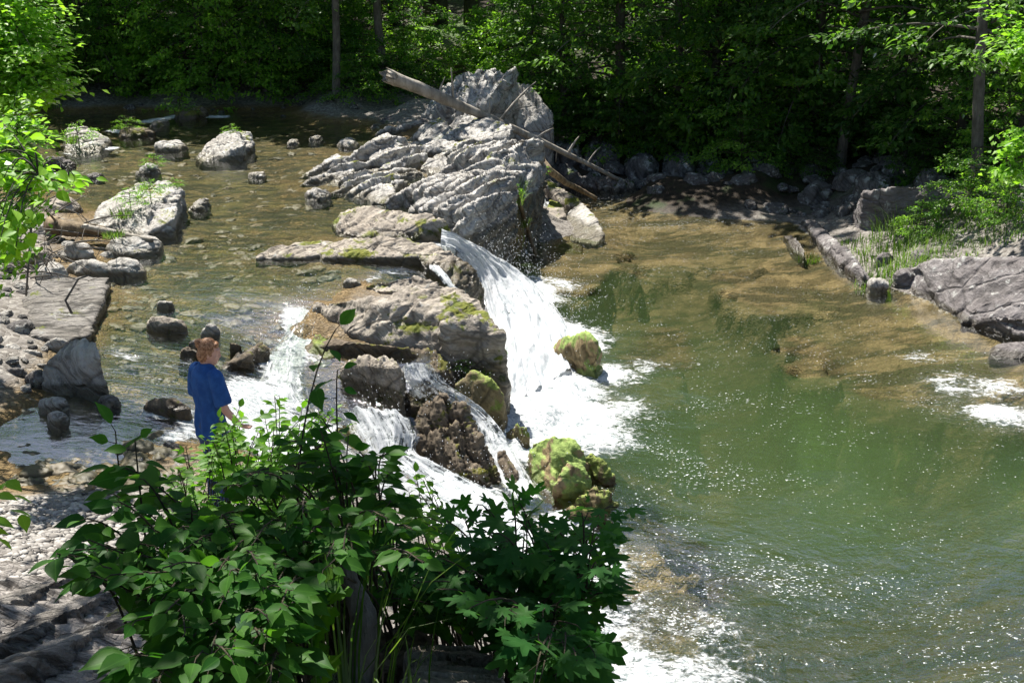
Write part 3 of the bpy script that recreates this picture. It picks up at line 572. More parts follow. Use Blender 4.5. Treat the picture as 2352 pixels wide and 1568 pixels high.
rock('low ribbed grey rock at the river edge of the outcrop, with yellow lichen', [
  [(722, 385, 0), (748, 360, .16), (775, 347, .22), (815, 378, .16), (800, 430, .0), (735, 418, 0)],
  [(770, 390, .16), (850, 388, .22), (888, 405, .14), (905, 432, .04), (860, 455, 0), (790, 440, 0)]], 'grey', strata=(NF, 8, .08), amp=.04, fin=fins([(745, 385, .08), (770, 370, .16), (795, 385, .12), (760, 405, .05), (820, 400, .16), (845, 405, .16), (870, 415, .14), (840, 430, .05), (880, 430, .06), (815, 430, .02), (735, 415, .0)], 1.1, .12, .10, seed=4), lower=.05)
rock('ribbed shelf rock ending beside the narrow sandy inlet', [[(830, 425, .05), (900, 420, .14), (912, 445, .05), (905, 470, -.03), (850, 465, 0), (870, 455, .05)]], 'grey', strata=(NF, 6, .07), amp=.04)
brock('small grey pointed rock at the lower left tip of the outcrop', (697, 424, 752, 462), 0, .16, 'grey', 4, strata=ST)
rock('smooth low hump rock between the sandy puddles of the outcrop', [[(962, 388, 0), (985, 362, .18), (1030, 358, .22), (1062, 375, .12), (1055, 393, .02), (1000, 392, 0)]], 'grey', strata=(NF, 5, .05), amp=.04)
rock('broad sloping grey slab in front of the tall cliff block', [[(1045, 375, .12), (1060, 345, .32), (1110, 325, .45), (1155, 340, .45), (1160, 385, .35), (1110, 395, .3), (1060, 398, .12)]], 'grey', strata=(NF, 7, .09), amp=.05, fin=fins([(1070, 375, .2), (1095, 360, .32), (1120, 352, .4), (1145, 360, .42), (1085, 340, .4), (1110, 385, .3)], 1.1, .14, .12, seed=5), lower=.07)
rock('grey rock rising just left of the log in the middle of the outcrop', [[(948, 305, .12), (975, 280, .34), (1010, 270, .42), (1035, 290, .34), (1050, 320, .2), (1000, 330, .1), (960, 325, .06)]], 'grey', strata=ST, amp=.08)
rock('knobbly grey ledge running from the rock middle towards the inlet', [[(930, 345, .04), (970, 325, .16), (1040, 322, .22), (1080, 330, .2), (1060, 350, .06), (990, 352, .04)]], 'grey', strata=(NF, 6, .08), amp=.06)
rock('dark folded rock directly beneath the thick middle of the log', [[(1025, 290, .2), (1050, 262, .5), (1110, 262, .55), (1175, 290, .5), (1165, 318, .3), (1100, 322, .25), (1045, 315, .2)]], 'grey', strata=(norm(np.array([-.5, -.4, .75])), 4, .12), amp=.12)
rock('grey slab with mossy cap right under the log bend', [[(1030, 250, .3), (1075, 242, .5), (1120, 255, .5), (1110, 280, .4), (1050, 280, .3)]], 'grey', strata=ST, amp=.08)
rock('jumbled low bedrock joining the outcrop slabs around the sandy puddles', [[(900, 335, .02), (1000, 300, -.02), (1060, 330, .0), (1050, 350, .0), (950, 352, .0)], [(1010, 335, .0), (1080, 310, .06), (1100, 350, .06), (1040, 400, .05), (985, 395, .0)], [(780, 400, .0), (860, 380, .06), (920, 395, .03), (900, 430, .0), (820, 440, -.02)]], 'grey',
  strata=ST, amp=.06, fin=fins([(920, 345, .05), (950, 335, .1), (980, 322, .14), (1010, 330, .12), (1040, 318, .18), (1070, 325, .22), (965, 310, .12), (1000, 345, .06), (1090, 345, .2), (1035, 350, .1), (890, 300, .1), (930, 290, .12), (960, 280, .15), (990, 265, .2), (905, 400, .02), (930, 405, .0)], .7, .12, .08, seed=9))
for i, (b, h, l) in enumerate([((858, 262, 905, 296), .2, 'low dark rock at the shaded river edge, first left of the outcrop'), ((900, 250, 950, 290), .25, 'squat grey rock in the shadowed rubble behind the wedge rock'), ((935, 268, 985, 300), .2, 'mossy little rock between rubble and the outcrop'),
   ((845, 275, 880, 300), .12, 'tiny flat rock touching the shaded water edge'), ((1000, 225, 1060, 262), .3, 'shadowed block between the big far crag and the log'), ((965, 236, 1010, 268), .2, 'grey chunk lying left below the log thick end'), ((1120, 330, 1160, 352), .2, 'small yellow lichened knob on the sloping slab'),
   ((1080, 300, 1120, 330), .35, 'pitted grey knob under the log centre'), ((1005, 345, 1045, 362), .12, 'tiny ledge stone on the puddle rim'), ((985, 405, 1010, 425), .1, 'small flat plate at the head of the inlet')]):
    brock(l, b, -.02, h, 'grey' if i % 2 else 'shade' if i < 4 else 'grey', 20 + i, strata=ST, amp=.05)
rock('mossy brown ledge boulder beside the sandy inlet above the falls', [
  [(765, 508, -.02), (800, 482, .12), (860, 472, .18), (925, 478, .2), (960, 500, .1), (900, 545, -.1), (830, 545, -.05), (780, 530, -.02)],
  [(900, 492, .14), (960, 488, .16), (1015, 502, .14), (1036, 530, -.05), (1030, 552, -.25), (950, 552, -.15), (880, 545, -.1)]], 'greywarm', strata=(NF, 5, .08), amp=.10, fine=.02)
# -- long curved ledge
rock('long low pitted ledge stretching across the current to the crest of the main fall', [
  [(588, 592, 0), (630, 572, .05), (690, 556, .09), (745, 548, .1), (760, 575, .03), (700, 590, .0), (620, 596, -.03)],
  [(735, 552, .08), (800, 548, .12), (870, 552, .12), (960, 556, .08), (970, 590, -.02), (850, 592, -.02), (740, 590, 0)],
  [(940, 556, .08), (1000, 560, .06), (1040, 592, 0), (1030, 625, -.1), (970, 598, -.05)],
  [(1010, 575, .04), (1050, 592, -.02), (1085, 625, -.2), (1104, 665, -.45), (1106, 705, -.75), (1085, 705, -.6), (1045, 660, -.25), (1020, 615, -.1)]], 'greywarm', strata=(NF, 5, .06), amp=.08, fine=.025, drop=.5)
rock('big knobbly grey-brown rock mass between the main fall and the cascades', [
  [(722, 700, -.12), (760, 688, 0), (840, 690, .05), (900, 690, .08), (880, 750, -.2), (800, 765, -.28), (760, 735, -.2)],
  [(860, 700, .04), (930, 672, .12), (1000, 662, .14), (1050, 664, .1), (1110, 705, .0), (1148, 765, -.2), (1040, 800, -.35), (900, 785, -.32), (800, 765, -.26)],
  [(1010, 745, -.05), (1100, 720, .0), (1148, 775, -.25), (1152, 860, -.85), (1160, 965, -1.35), (1085, 905, -1.0), (1040, 880, -.8), (1010, 810, -.4)]], 'greywarm', 'outcrop', 'rock_outcrop', strata=(norm(np.array([.3, -.8, .5])), 3.5, .05), amp=.13, fine=.04, drop=.6, wet=-.6)  # wet level lifted to darken the lower part of the mass
rock('low knobbly rock hump breaking the surface just above the central rock', [[(835, 652, -.06), (900, 640, .0), (950, 628, .05), (1000, 640, .0), (1030, 660, -.1), (960, 668, -.1), (870, 668, -.1)]], 'greywarm', strata=(NF, 5, .05), amp=.07, fine=.03)
rock('smooth wet brown shelf below the central rock', [[(700, 800, -.35), (760, 775, -.25), (830, 785, -.22), (950, 800, -.3), (965, 830, -.45), (900, 838, -.5), (770, 820, -.42)]], 'brown', strata=(NF, 4, .05), amp=.05)
rock('rounded green-brown rock at the side of the left rapid', [[(695, 800, -.35), (725, 765, -.22), (760, 770, -.22), (770, 820, -.4), (740, 850, -.5), (700, 830, -.45)]], 'mossy', strata=None, amp=.05)
rock('square tan boulder with a dark shaded front above the middle cascade', [[(790, 842, -.32), (830, 818, -.2), (900, 818, -.15), (920, 845, -.2), (928, 872, -.5), (870, 888, -.6), (780, 858, -.45)]], 'greywarm', strata=(NF, 6, .06), amp=.04, drop=.35)
rock('long wet brown ledge under the tan boulder', [[(765, 885, -.6), (800, 850, -.45), (900, 870, -.52), (940, 890, -.62), (900, 920, -.75), (800, 915, -.7)], [(860, 905, -.62), (940, 895, -.6), (990, 935, -.72), (930, 975, -.9), (860, 950, -.8)]], 'brown', strata=(NF, 7, .09), amp=.05)
rock('dark mossy rock in the shaded notch under the central rock mass', [[(925, 800, -.4), (1000, 800, -.35), (1045, 850, -.5), (1060, 900, -.75), (1000, 880, -.7), (940, 850, -.55)]], 'brown', strata=(NF, 4, .05), amp=.08)
rock('bright green moss-capped boulder at the foot of the central rock', [[(1050, 880, -.65), (1085, 848, -.5), (1130, 875, -.6), (1155, 905, -.75), (1162, 965, -1.2), (1110, 960, -1.1), (1060, 935, -.9), (1048, 905, -.8)]], 'mossy', strata=None, amp=.07, drop=.5)
rock('long jagged brown rock splitting the near cascades', [
  [(965, 935, -.7), (1010, 915, -.58), (1060, 935, -.65), (1085, 985, -.85), (1020, 1010, -.95), (960, 985, -.85)],
  [(1010, 975, -.78), (1070, 970, -.75), (1120, 1030, -1.0), (1160, 1095, -1.25), (1130, 1110, -1.3), (1060, 1060, -1.15)]], 'brown', strata=(NF, 7, .11), amp=.06, drop=.5)
rock('wet black-brown rock hump parting white water below the jagged rock', [[(955, 1000, -.9), (1010, 990, -.85), (1080, 1050, -1.05), (1120, 1100, -1.2), (1060, 1090, -1.2), (980, 1050, -1.1)]], 'brown', strata=(NF, 7, .10), amp=.05, drop=.4)
rock('thin dark rock fin between the two lowest streams', [[(1140, 1035, -1.1), (1162, 1030, -1.05), (1190, 1085, -1.2), (1195, 1120, -1.3), (1165, 1110, -1.3)]], 'brown', strata=None, amp=.05)
rock('small dark green rock beside the foam between two mossy boulders', [[(1160, 990, -1.15), (1185, 966, -1.0), (1215, 980, -1.0), (1222, 1015, -1.2), (1190, 1035, -1.3), (1165, 1010, -1.25)]], 'mossy', strata=None, amp=.05)
rock('biggest lime-green mossy boulder at the pool edge', [
  [(1210, 1050, -1.25), (1222, 1012, -.98), (1275, 1002, -.85), (1325, 1008, -.88), (1348, 1050, -1.05), (1330, 1100, -1.2), (1270, 1120, -1.25), (1215, 1100, -1.3)],
  [(1270, 1115, -1.1), (1310, 1060, -.95), (1340, 1065, -.98), (1362, 1110, -1.15), (1320, 1150, -1.3), (1275, 1140, -1.3)]], 'tan', strata=(norm(np.array([.6, .3, .6])), 3, .04), amp=.06)
rock('craggy brown and green rock at the right end of the mossy boulders', [
  [(1335, 1060, -1.1), (1355, 1038, -1.0), (1385, 1055, -1.05), (1408, 1090, -1.2), (1390, 1115, -1.3), (1350, 1105, -1.3)],
  [(1310, 1150, -1.2), (1345, 1118, -1.08), (1400, 1122, -1.1), (1418, 1160, -1.3), (1380, 1190, -1.35), (1320, 1180, -1.35)]], 'mossy', strata=(NF, 5, .06), amp=.08)
rock('low mossy rock at the pool edge half hidden by maple leaves', [[(1290, 1170, -1.2), (1330, 1160, -1.1), (1400, 1180, -1.2), (1415, 1215, -1.35), (1300, 1215, -1.35)]], 'mossy', strata=(NF, 5, .05), amp=.07)
rock('lone tan boulder with a green flank standing in the pool foam', [[(1262, 815, -1.2), (1285, 782, -1.0), (1345, 758, -.72), (1370, 778, -.75), (1380, 815, -1.1), (1350, 860, -1.35), (1300, 855, -1.35), (1272, 835, -1.3)]], 'tan', strata=(norm(np.array([.8, -.3, .5])), 3.5, .05), amp=.05, wet=-1.28)
# -- right of the cliff
rock('green moss-draped rock strip down the right side of the cliff', [[(1175, 440, -.1), (1195, 430, -.1), (1225, 500, -.8), (1215, 560, -1.25), (1190, 590, -1.35), (1165, 560, -1.0), (1165, 500, -.4)]], 'mossy', strata=None, amp=.08, drop=.5)
rock('pitted rock with a dark hollow at the foot of the far fall', [[(1240, 500, -1.15), (1262, 455, -.95), (1290, 462, -.98), (1300, 495, -1.15), (1270, 525, -1.3), (1245, 530, -1.3)]], 'greywarm', strata=None, amp=.09)
rock('brown angular slab leaning above the pale pool-edge slab', [[(1240, 420, -.95), (1262, 408, -.9), (1330, 455, -1.08), (1345, 480, -1.22), (1300, 470, -1.2)]], 'greywarm', strata=(NF, 3, .03), amp=.03)
rock('pale pinkish slab at the water edge right of the cliff', [[(1300, 490, -1.22), (1335, 462, -1.12), (1365, 490, -1.15), (1390, 535, -1.22), (1370, 562, -1.33), (1310, 550, -1.32), (1290, 520, -1.3)]], 'pale', strata=(NF, 3, .03), amp=.04)
rock('submerged brown slab under the drift branch tip', [[(1200, 600, -1.38), (1260, 545, -1.35), (1340, 560, -1.4), (1330, 640, -1.6), (1240, 645, -1.6)]], 'brown', strata=(NF, 2, .03), amp=.04, wet=-1)
for i, (pts, fs, l) in enumerate([([(1290, 405, -1.0), (1380, 400, -.95), (1450, 412, -1.0), (1480, 436, -1.28), (1400, 432, -1.28), (1300, 425, -1.25)], [(1310, 412, -1.05), (1350, 412, -1.05), (1390, 412, -1.05), (1430, 418, -1.1)], 'low dark ledge under the log at the back of the pool'),
   ([(1480, 412, -1.0), (1560, 405, -.9), (1660, 412, -.95), (1680, 438, -1.28), (1580, 438, -1.28), (1500, 434, -1.25)], [(1510, 418, -1.05), (1550, 414, -1.), (1590, 416, -1.), (1640, 420, -1.1)], 'dark broken ledge below the blotched boulder at the waterline'),
   ([(1670, 415, -1.0), (1760, 425, -1.), (1850, 438, -1.05), (1860, 465, -1.3), (1760, 452, -1.3), (1690, 440, -1.28)], [(1700, 424, -1.08), (1740, 430, -1.05), (1790, 438, -1.1), (1830, 446, -1.15)], 'thin shelving ledge along the shaded shore under the low green bush')]):
    rock(l, [pts], 'shade', strata=(norm(np.array([.75, -.3, .5])), 5, .09), amp=.10, wet=PZ, fin=fins(fs, .8, .16, .13, seed=70 + i))
# -- far crag
rock('large far crag with tilted bright ribs and a brown shaded face', [
  [(1008, 200, .75), (1030, 178, .95), (1068, 185, .95), (1090, 250, .35), (1040, 255, .2), (1005, 240, .3)],
  [(1060, 182, .95), (1090, 166, 1.1), (1120, 172, 1.1), (1120, 245, .4), (1075, 250, .35)],
  [(1100, 195, .9), (1160, 166, 1.2), (1215, 182, 1.1), (1268, 245, .55), (1265, 282, .0), (1180, 298, .0), (1105, 250, .4)]], 'grey', 'crag', 'rock_outcrop', strata=(norm(np.array([.75, -.3, .55])), 2.2, .16), amp=.07, drop=.8, lower=.10, wet=-1, fin=fins([(1025, 225, .6), (1045, 210, .8), (1065, 215, .75), (1085, 205, .9), (1105, 200, 1.), (1125, 205, 1.), (1145, 200, 1.05), (1040, 240, .4), (1075, 240, .5), (1105, 235, .6)], 1.5, .26, .25, .35, (.35, .93), 6))
# -- rocks in the upper river
rock('big white-topped boulder alone in mid river with a sprig on it', [[(448, 362, .0), (480, 330, .18), (512, 305, .38), (548, 303, .4), (562, 330, .36), (566, 362, .05), (520, 374, 0), (462, 372, 0)], [(540, 318, .3), (552, 300, .36), (575, 305, .34), (585, 330, .18), (560, 348, .1)]], 'pale', strata=ST, amp=.06)
rock('pale sloping boulder with a grass tuft at the far left of the river', [[(145, 320, .1), (155, 295, .38), (190, 290, .45), (225, 310, .3), (258, 325, .08), (230, 352, .04), (180, 362, .02), (150, 350, .05)]], 'pale', strata=ST, amp=.06)
brock('dark brown rock below the tufted far left boulder', (92, 350, 162, 388), .03, .3, 'shade', 31, strata=ST)
brock('rounded grey river stone midway between two larger boulders', (340, 314, 414, 350), .04, .2, 'grey', 32, strata=(NF, 5, .06))
brock('grey rock with leafy sprout at its right end in the river', (308, 372, 362, 405), .02, .2, 'grey', 33, strata=ST)
brock('mossy low rock beside the white riffle', (262, 288, 335, 318), .06, .16, 'brown', 34, strata=ST)
brock('weedy dark rock at the head of the long riffle', (392, 236, 458, 276), .06, .28, 'brown', 35, strata=ST)
brock('brown stone just above the long white riffle', (338, 272, 376, 292), .06, .14, 'greywarm', 36)
brock('thumb sized reddish stone in open water near the outcrop', (652, 314, 684, 334), .03, .12, 'grey', 37)
brock('narrow upright stone beside the reddish one', (708, 296, 736, 324), .03, .22, 'grey', 38)
brock('flat square tan stone left of the wedge rock', (772, 306, 820, 342), .02, .12, 'pale', 39, strata=None)
brock('tiny pale stone alone in the middle channel', (568, 393, 604, 410), .02, .09, 'pale', 40)
brock('tiny dark stone below the sprouting river rock', (198, 398, 230, 414), .02, .1, 'shade', 41)
rock('long lichen-white island rock with grassy cracks in the left channel', [
  [(205, 515, .1), (250, 480, .28), (320, 425, .42), (385, 415, .48), (420, 430, .42), (400, 500, .28), (330, 540, .1), (240, 530, .08)],
  [(330, 480, .4), (380, 440, .46), (425, 432, .38), (428, 460, .2), (400, 510, .1), (365, 545, .0), (330, 540, .05)],
  [(200, 510, .12), (230, 470, .25), (300, 435, .32), (290, 500, .25), (220, 530, .1)]], 'pale', 'outcrop', 'rock_outcrop', strata=(NF, 4, .1), amp=.08, drop=.5)
brock('small broken rock just right of the long island rock', (426, 440, 466, 488), .0, .2, 'pale', 43, strata=ST)
brock('reddish flat stone just under water left of mid channel', (400, 396, 462, 416), -.2, .12, 'greywarm', 44)
# -- left bank
rock('wide flat pale slab reaching into the river on the left bank', [[(50, 690, .2), (90, 640, .25), (170, 632, .2), (252, 636, .12), (235, 680, .12), (195, 700, .12), (205, 770, .1), (140, 785, .14), (70, 770, .18)]], 'slate', 'slab', strata=(norm(np.array([.1, .2, .95])), 6, .05), amp=.07, flare=-.03)
rock('big angular boulder with white lichen patches on the left bank', [[(70, 880, .08), (110, 820, .35), (160, 775, .5), (215, 780, .5), (236, 815, .4), (215, 850, .15), (180, 890, .02), (90, 900, .02)]], 'pale', strata=(NF, 3, .03), amp=.05)
for i, (b, z, h, mt, l) in enumerate([((140, 585, 250, 632), .06, .22, 'pale', 'pale cracked slab at the bend of the left bank'), ((225, 578, 322, 636), .04, .22, 'pale', 'buff slab jutting furthest right at the bank bend'), ((225, 528, 355, 588), .05, .2, 'pale', 'broad low slab just below the island rock'),
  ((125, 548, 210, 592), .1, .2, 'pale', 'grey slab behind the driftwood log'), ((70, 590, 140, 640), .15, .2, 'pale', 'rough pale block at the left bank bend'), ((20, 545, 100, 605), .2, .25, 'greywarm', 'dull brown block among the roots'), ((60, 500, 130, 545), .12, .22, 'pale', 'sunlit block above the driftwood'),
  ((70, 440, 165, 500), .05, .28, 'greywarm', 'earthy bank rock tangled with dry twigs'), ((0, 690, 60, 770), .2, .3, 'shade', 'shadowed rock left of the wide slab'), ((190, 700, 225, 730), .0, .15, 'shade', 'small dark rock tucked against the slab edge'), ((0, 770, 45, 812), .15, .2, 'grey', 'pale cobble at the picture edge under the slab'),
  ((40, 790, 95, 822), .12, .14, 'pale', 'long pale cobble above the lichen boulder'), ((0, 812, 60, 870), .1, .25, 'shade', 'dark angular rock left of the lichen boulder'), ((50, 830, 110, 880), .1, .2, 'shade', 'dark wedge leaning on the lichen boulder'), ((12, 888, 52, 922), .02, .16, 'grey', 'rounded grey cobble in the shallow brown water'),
  ((215, 876, 275, 935), -.08, .2, 'shade', 'jagged dark rock in the shallows right of the lichen boulder'), ((88, 905, 150, 940), -.03, .1, 'grey', 'low flaky rock in the shallows'), ((100, 938, 150, 970), -.04, .1, 'grey', 'small flaky rock, lowest of the shallow ones'), ((95, 770, 160, 800), .12, .12, 'pale', 'flat cobble between slab and lichen boulder'),
  ((355, 676, 400, 706), -.1, .14, 'pale', 'bright white egg shaped stone in the stream'), ((330, 716, 430, 760), -.12, .16, 'greywarm', 'brown slab stone topped by a flat cap in the stream'), ((458, 722, 502, 765), -.15, .22, 'grey', 'smooth grey standing stone behind the person'), ((425, 772, 470, 796), -.15, .14, 'shade', 'dark flat stone left of the person hair'),
  ((405, 790, 465, 822), -.2, .14, 'brown', 'mossy stone beside the person shoulder'), ((520, 760, 560, 800), -.25, .22, 'brown', 'small mossy hump right of the person head'), ((322, 905, 438, 952), -.2, .15, 'brown', 'dark streamlined rock parting the shallow current'), ((786, 626, 828, 656), -.1, .14, 'pale', 'small white and brown stone stranded on the ledge')]):
    brock(l, b, z + (.10 if b[1] > 640 and z < 0 else 0), h, mt, 50 + i, amp=.035, strata=(NF, 6, .03) if mt != 'pale' else (norm(np.array([.1, .2, .9])), 6, .025))
rock('mossy brown rock with a pale diagonal rib right of the person', [[(505, 850, -.3), (540, 810, -.2), (600, 782, -.12), (622, 800, -.2), (625, 825, -.35), (560, 860, -.4), (515, 872, -.4)], [(500, 840, -.2), (575, 805, -.1), (580, 812, -.12), (510, 850, -.22)]], 'brown', strata=(NF, 4, .04), amp=.05)
# -- right bank
rock('large dark violet slab sloping into the pool at the right edge', [
  [(2075, 625, -1.1), (2110, 605, -.85), (2200, 592, -.6), (2352, 585, -.35), (2420, 600, -.3), (2420, 740, -1.1), (2330, 760, -1.25), (2200, 735, -1.3), (2130, 690, -1.3)],
  [(2060, 640, -1.2), (2100, 625, -1.05), (2180, 660, -1.0), (2260, 700, -1.05), (2240, 760, -1.4), (2140, 715, -1.4), (2080, 670, -1.38)], [(2180, 735, -1.35), (2290, 720, -1.0), (2420, 740, -.9), (2450, 800, -1.4), (2300, 785, -1.42), (2220, 760, -1.4)],
  [(2195, 740, -1.28), (2260, 690, -.95), (2352, 650, -.7), (2450, 700, -.8), (2400, 790, -1.35), (2290, 765, -1.35)]], 'violet', 'outcrop', 'rock_outcrop', strata=(norm(np.array([-.55, -.3, .75])), 2.6, .08), amp=.08)
rock('narrow pale rib of rock running out from the right bank grass', [[(1842, 508, -1.22), (1870, 505, -1.15), (1930, 560, -1.05), (1945, 585, -1.05), (1900, 575, -1.2)], [(1905, 560, -1.1), (1940, 565, -1.02), (1985, 625, -1.1), (2008, 655, -1.32), (1975, 650, -1.33), (1930, 610, -1.25)]], 'violet', strata=(norm(np.array([-.7, -.3, .5])), 4, .06), amp=.05)
rock('short rock rib parallel to the pale rib, nearest the open pool', [[(1798, 540, -1.28), (1820, 535, -1.2), (1850, 575, -1.22), (1848, 592, -1.32), (1820, 570, -1.32)]], 'violet', strata=(norm(np.array([-.7, -.3, .5])), 4, .04), amp=.04)
rock('wide dark dome of rock behind the right bank grass', [[(1950, 490, -.95), (1985, 440, -.3), (2060, 422, -.05), (2140, 424, .0), (2190, 470, -.3), (2180, 525, -.8), (2080, 530, -.95), (1990, 510, -1.0)]], 'violet', 'outcrop', 'rock_outcrop', strata=(norm(np.array([-.4, -.3, .85])), 3, .06), amp=.09, wet=-2)
for i, (b, z, h, mt, l) in enumerate([((2180, 500, 2290, 545), -.7, .3, 'shade', 'lichened dark rock right of the wide dome'), ((2300, 470, 2420, 540), -.5, .4, 'shade', 'shadowed boulder at the right picture edge'), ((2140, 530, 2190, 575), -.85, .3, 'violet', 'upright violet stone in the bank grass'),
  ((2060, 610, 2120, 640), -1.1, .14, 'violet', 'small flat stones mound before the violet slab'), ((2000, 628, 2050, 660), -1.2, .14, 'pale', 'pale pebble cluster stone at the tip of the right shore'), ((2205, 552, 2275, 566), -.75, .08, 'violet', 'thin flat plate stone on the bank'), ((2100, 560, 2150, 600), -.95, .22, 'violet', 'leaning stone at the edge of the grass'),
  ((2295, 770, 2420, 830), -1.32, .2, 'violet', 'low rock at the waterline by the right edge'), ((2010, 575, 2060, 600), -1.08, .16, 'violet', 'stone half buried in the tall grass')]):
    brock(l, b, z, h, mt, 80 + i, amp=.04, strata=(norm(np.array([-.5, -.3, .75])), 5, .03), wet=-2 if z > -1 else 'auto')
# -- shaded far shore
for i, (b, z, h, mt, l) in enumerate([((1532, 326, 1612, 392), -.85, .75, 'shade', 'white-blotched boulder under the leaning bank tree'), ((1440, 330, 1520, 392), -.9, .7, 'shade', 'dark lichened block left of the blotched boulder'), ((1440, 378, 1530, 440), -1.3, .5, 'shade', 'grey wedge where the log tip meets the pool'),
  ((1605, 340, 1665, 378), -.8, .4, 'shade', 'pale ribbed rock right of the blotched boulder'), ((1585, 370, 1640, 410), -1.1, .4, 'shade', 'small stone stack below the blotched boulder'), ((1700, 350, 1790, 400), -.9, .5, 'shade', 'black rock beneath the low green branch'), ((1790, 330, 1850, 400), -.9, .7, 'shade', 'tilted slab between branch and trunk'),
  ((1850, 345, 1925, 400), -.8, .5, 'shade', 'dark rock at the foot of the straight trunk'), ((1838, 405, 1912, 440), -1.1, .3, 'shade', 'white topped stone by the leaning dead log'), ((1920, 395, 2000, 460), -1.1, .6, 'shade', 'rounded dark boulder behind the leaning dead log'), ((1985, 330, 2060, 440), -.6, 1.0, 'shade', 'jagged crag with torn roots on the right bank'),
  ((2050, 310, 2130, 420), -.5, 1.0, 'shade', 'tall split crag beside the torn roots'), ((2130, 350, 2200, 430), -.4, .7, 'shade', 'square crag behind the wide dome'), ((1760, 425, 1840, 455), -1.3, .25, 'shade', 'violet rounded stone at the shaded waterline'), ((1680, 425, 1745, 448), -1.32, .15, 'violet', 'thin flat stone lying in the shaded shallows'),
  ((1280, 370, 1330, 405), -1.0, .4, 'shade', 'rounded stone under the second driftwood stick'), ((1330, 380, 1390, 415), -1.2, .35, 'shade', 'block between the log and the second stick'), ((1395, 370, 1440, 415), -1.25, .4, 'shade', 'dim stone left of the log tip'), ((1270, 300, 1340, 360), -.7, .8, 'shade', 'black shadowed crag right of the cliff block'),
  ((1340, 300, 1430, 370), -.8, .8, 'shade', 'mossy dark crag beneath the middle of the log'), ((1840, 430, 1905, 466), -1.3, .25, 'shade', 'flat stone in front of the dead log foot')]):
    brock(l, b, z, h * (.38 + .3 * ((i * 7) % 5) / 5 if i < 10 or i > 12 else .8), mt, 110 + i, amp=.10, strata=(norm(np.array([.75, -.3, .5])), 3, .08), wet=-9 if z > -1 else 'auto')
# many small shoreline stones: six shapes, repeated
protos = []
for k in range(6):
    rs = np.random.RandomState(200 + k); a = rs.normal(0, 1, (22, 3)); a = norm(a) * np.array([1, .75, .5]) * .5; a[:, 2] += .2
    protos.append(rockmesh([a], M['shade'] if k < 3 else M['pale'], .045, amp=.09, strata=(norm(rs.normal(0, 1, 3)), 4, .05), seed=k + 60, wet=-9, drop=.1))
rs = np.random.RandomState(5)
def scatter(poly, zb, n, s0, s1, ks, label, group, seed, zoff=-.05):
    rs = np.random.RandomState(seed); pl = [P(x, y, zb)[:2] for x, y in poly]; pa = np.array(pl); c = 0
    while c < n:
        q = rs.uniform(pa.min(0), pa.max(0))
        if not inpoly(q[None], pl)[0]: continue
        s = s0 * (s1 / s0) ** rs.rand() ** 1.6; o = bpy.data.objects.new('stone', protos[ks[rs.randint(len(ks))]]); COL.objects.link(o)
        o.location = (q[0], q[1], GZ(*q) + zoff * s); o.rotation_euler = (rs.uniform(-.3, .3), rs.uniform(-.3, .3), rs.uniform(0, 6.3)); o.scale = (s, s * rs.uniform(.7, 1.2), s * rs.uniform(.5, 1.))
        tag(o, label, 'stone', group); c += 1
scatter([(1290, 420), (1500, 440), (1800, 480), (1950, 500), (1980, 420), (1700, 370), (1300, 350)], -1.1, 60, .25, .95, [0, 1, 2], 'dark wet stone along the shaded far shore of the pool', 'stones along the shaded pool shore', 1)
scatter([(60, 252), (400, 250), (800, 262), (880, 240), (800, 205), (400, 200), (60, 205)], .15, 58, .15, .6, [0, 1, 2], 'grey stone on the shaded cobble bar across the river', 'stones on the far cobble bar', 2)
scatter([(2000, 520), (2352, 500), (2352, 590), (2080, 620), (2010, 640)], -1., 26, .15, .45, [3, 4, 5, 0], 'loose stone scattered in the grass of the right bank', 'stones in the right bank grass', 3)
scatter([(1500, 425), (1700, 440), (1950, 470), (2100, 440), (2100, 390), (1700, 385), (1500, 385)], -.9, 50, .35, 1.1, [0, 1, 2], 'angular dark block tumbled on the shaded slope under the trees', 'blocks on the shaded slope', 9, -.15)
scatter([(0, 600), (130, 600), (200, 640), (60, 660), (60, 780), (120, 800), (60, 900), (-60, 900), (-60, 600)], .15, 45, .10, .35, [3, 4, 5, 0], 'loose grey cobble on the left bank between the slabs', 'cobbles on the left bank', 4)
scatter([(0, 500), (130, 480), (200, 520), (300, 560), (120, 620), (0, 600)], .15, 26, .12, .4, [3, 4, 5], 'pale cobble under the driftwood on the left bank', 'cobbles under the driftwood', 6)
scatter([(60, 930), (250, 900), (420, 1000), (380, 1130), (150, 1180), (20, 1100)], 0, 34, .06, .2, [3, 4, 5, 1], 'flat brown stone in the sunlit shallows of the left shore', 'stones in the brown shallows', 7, -.1)
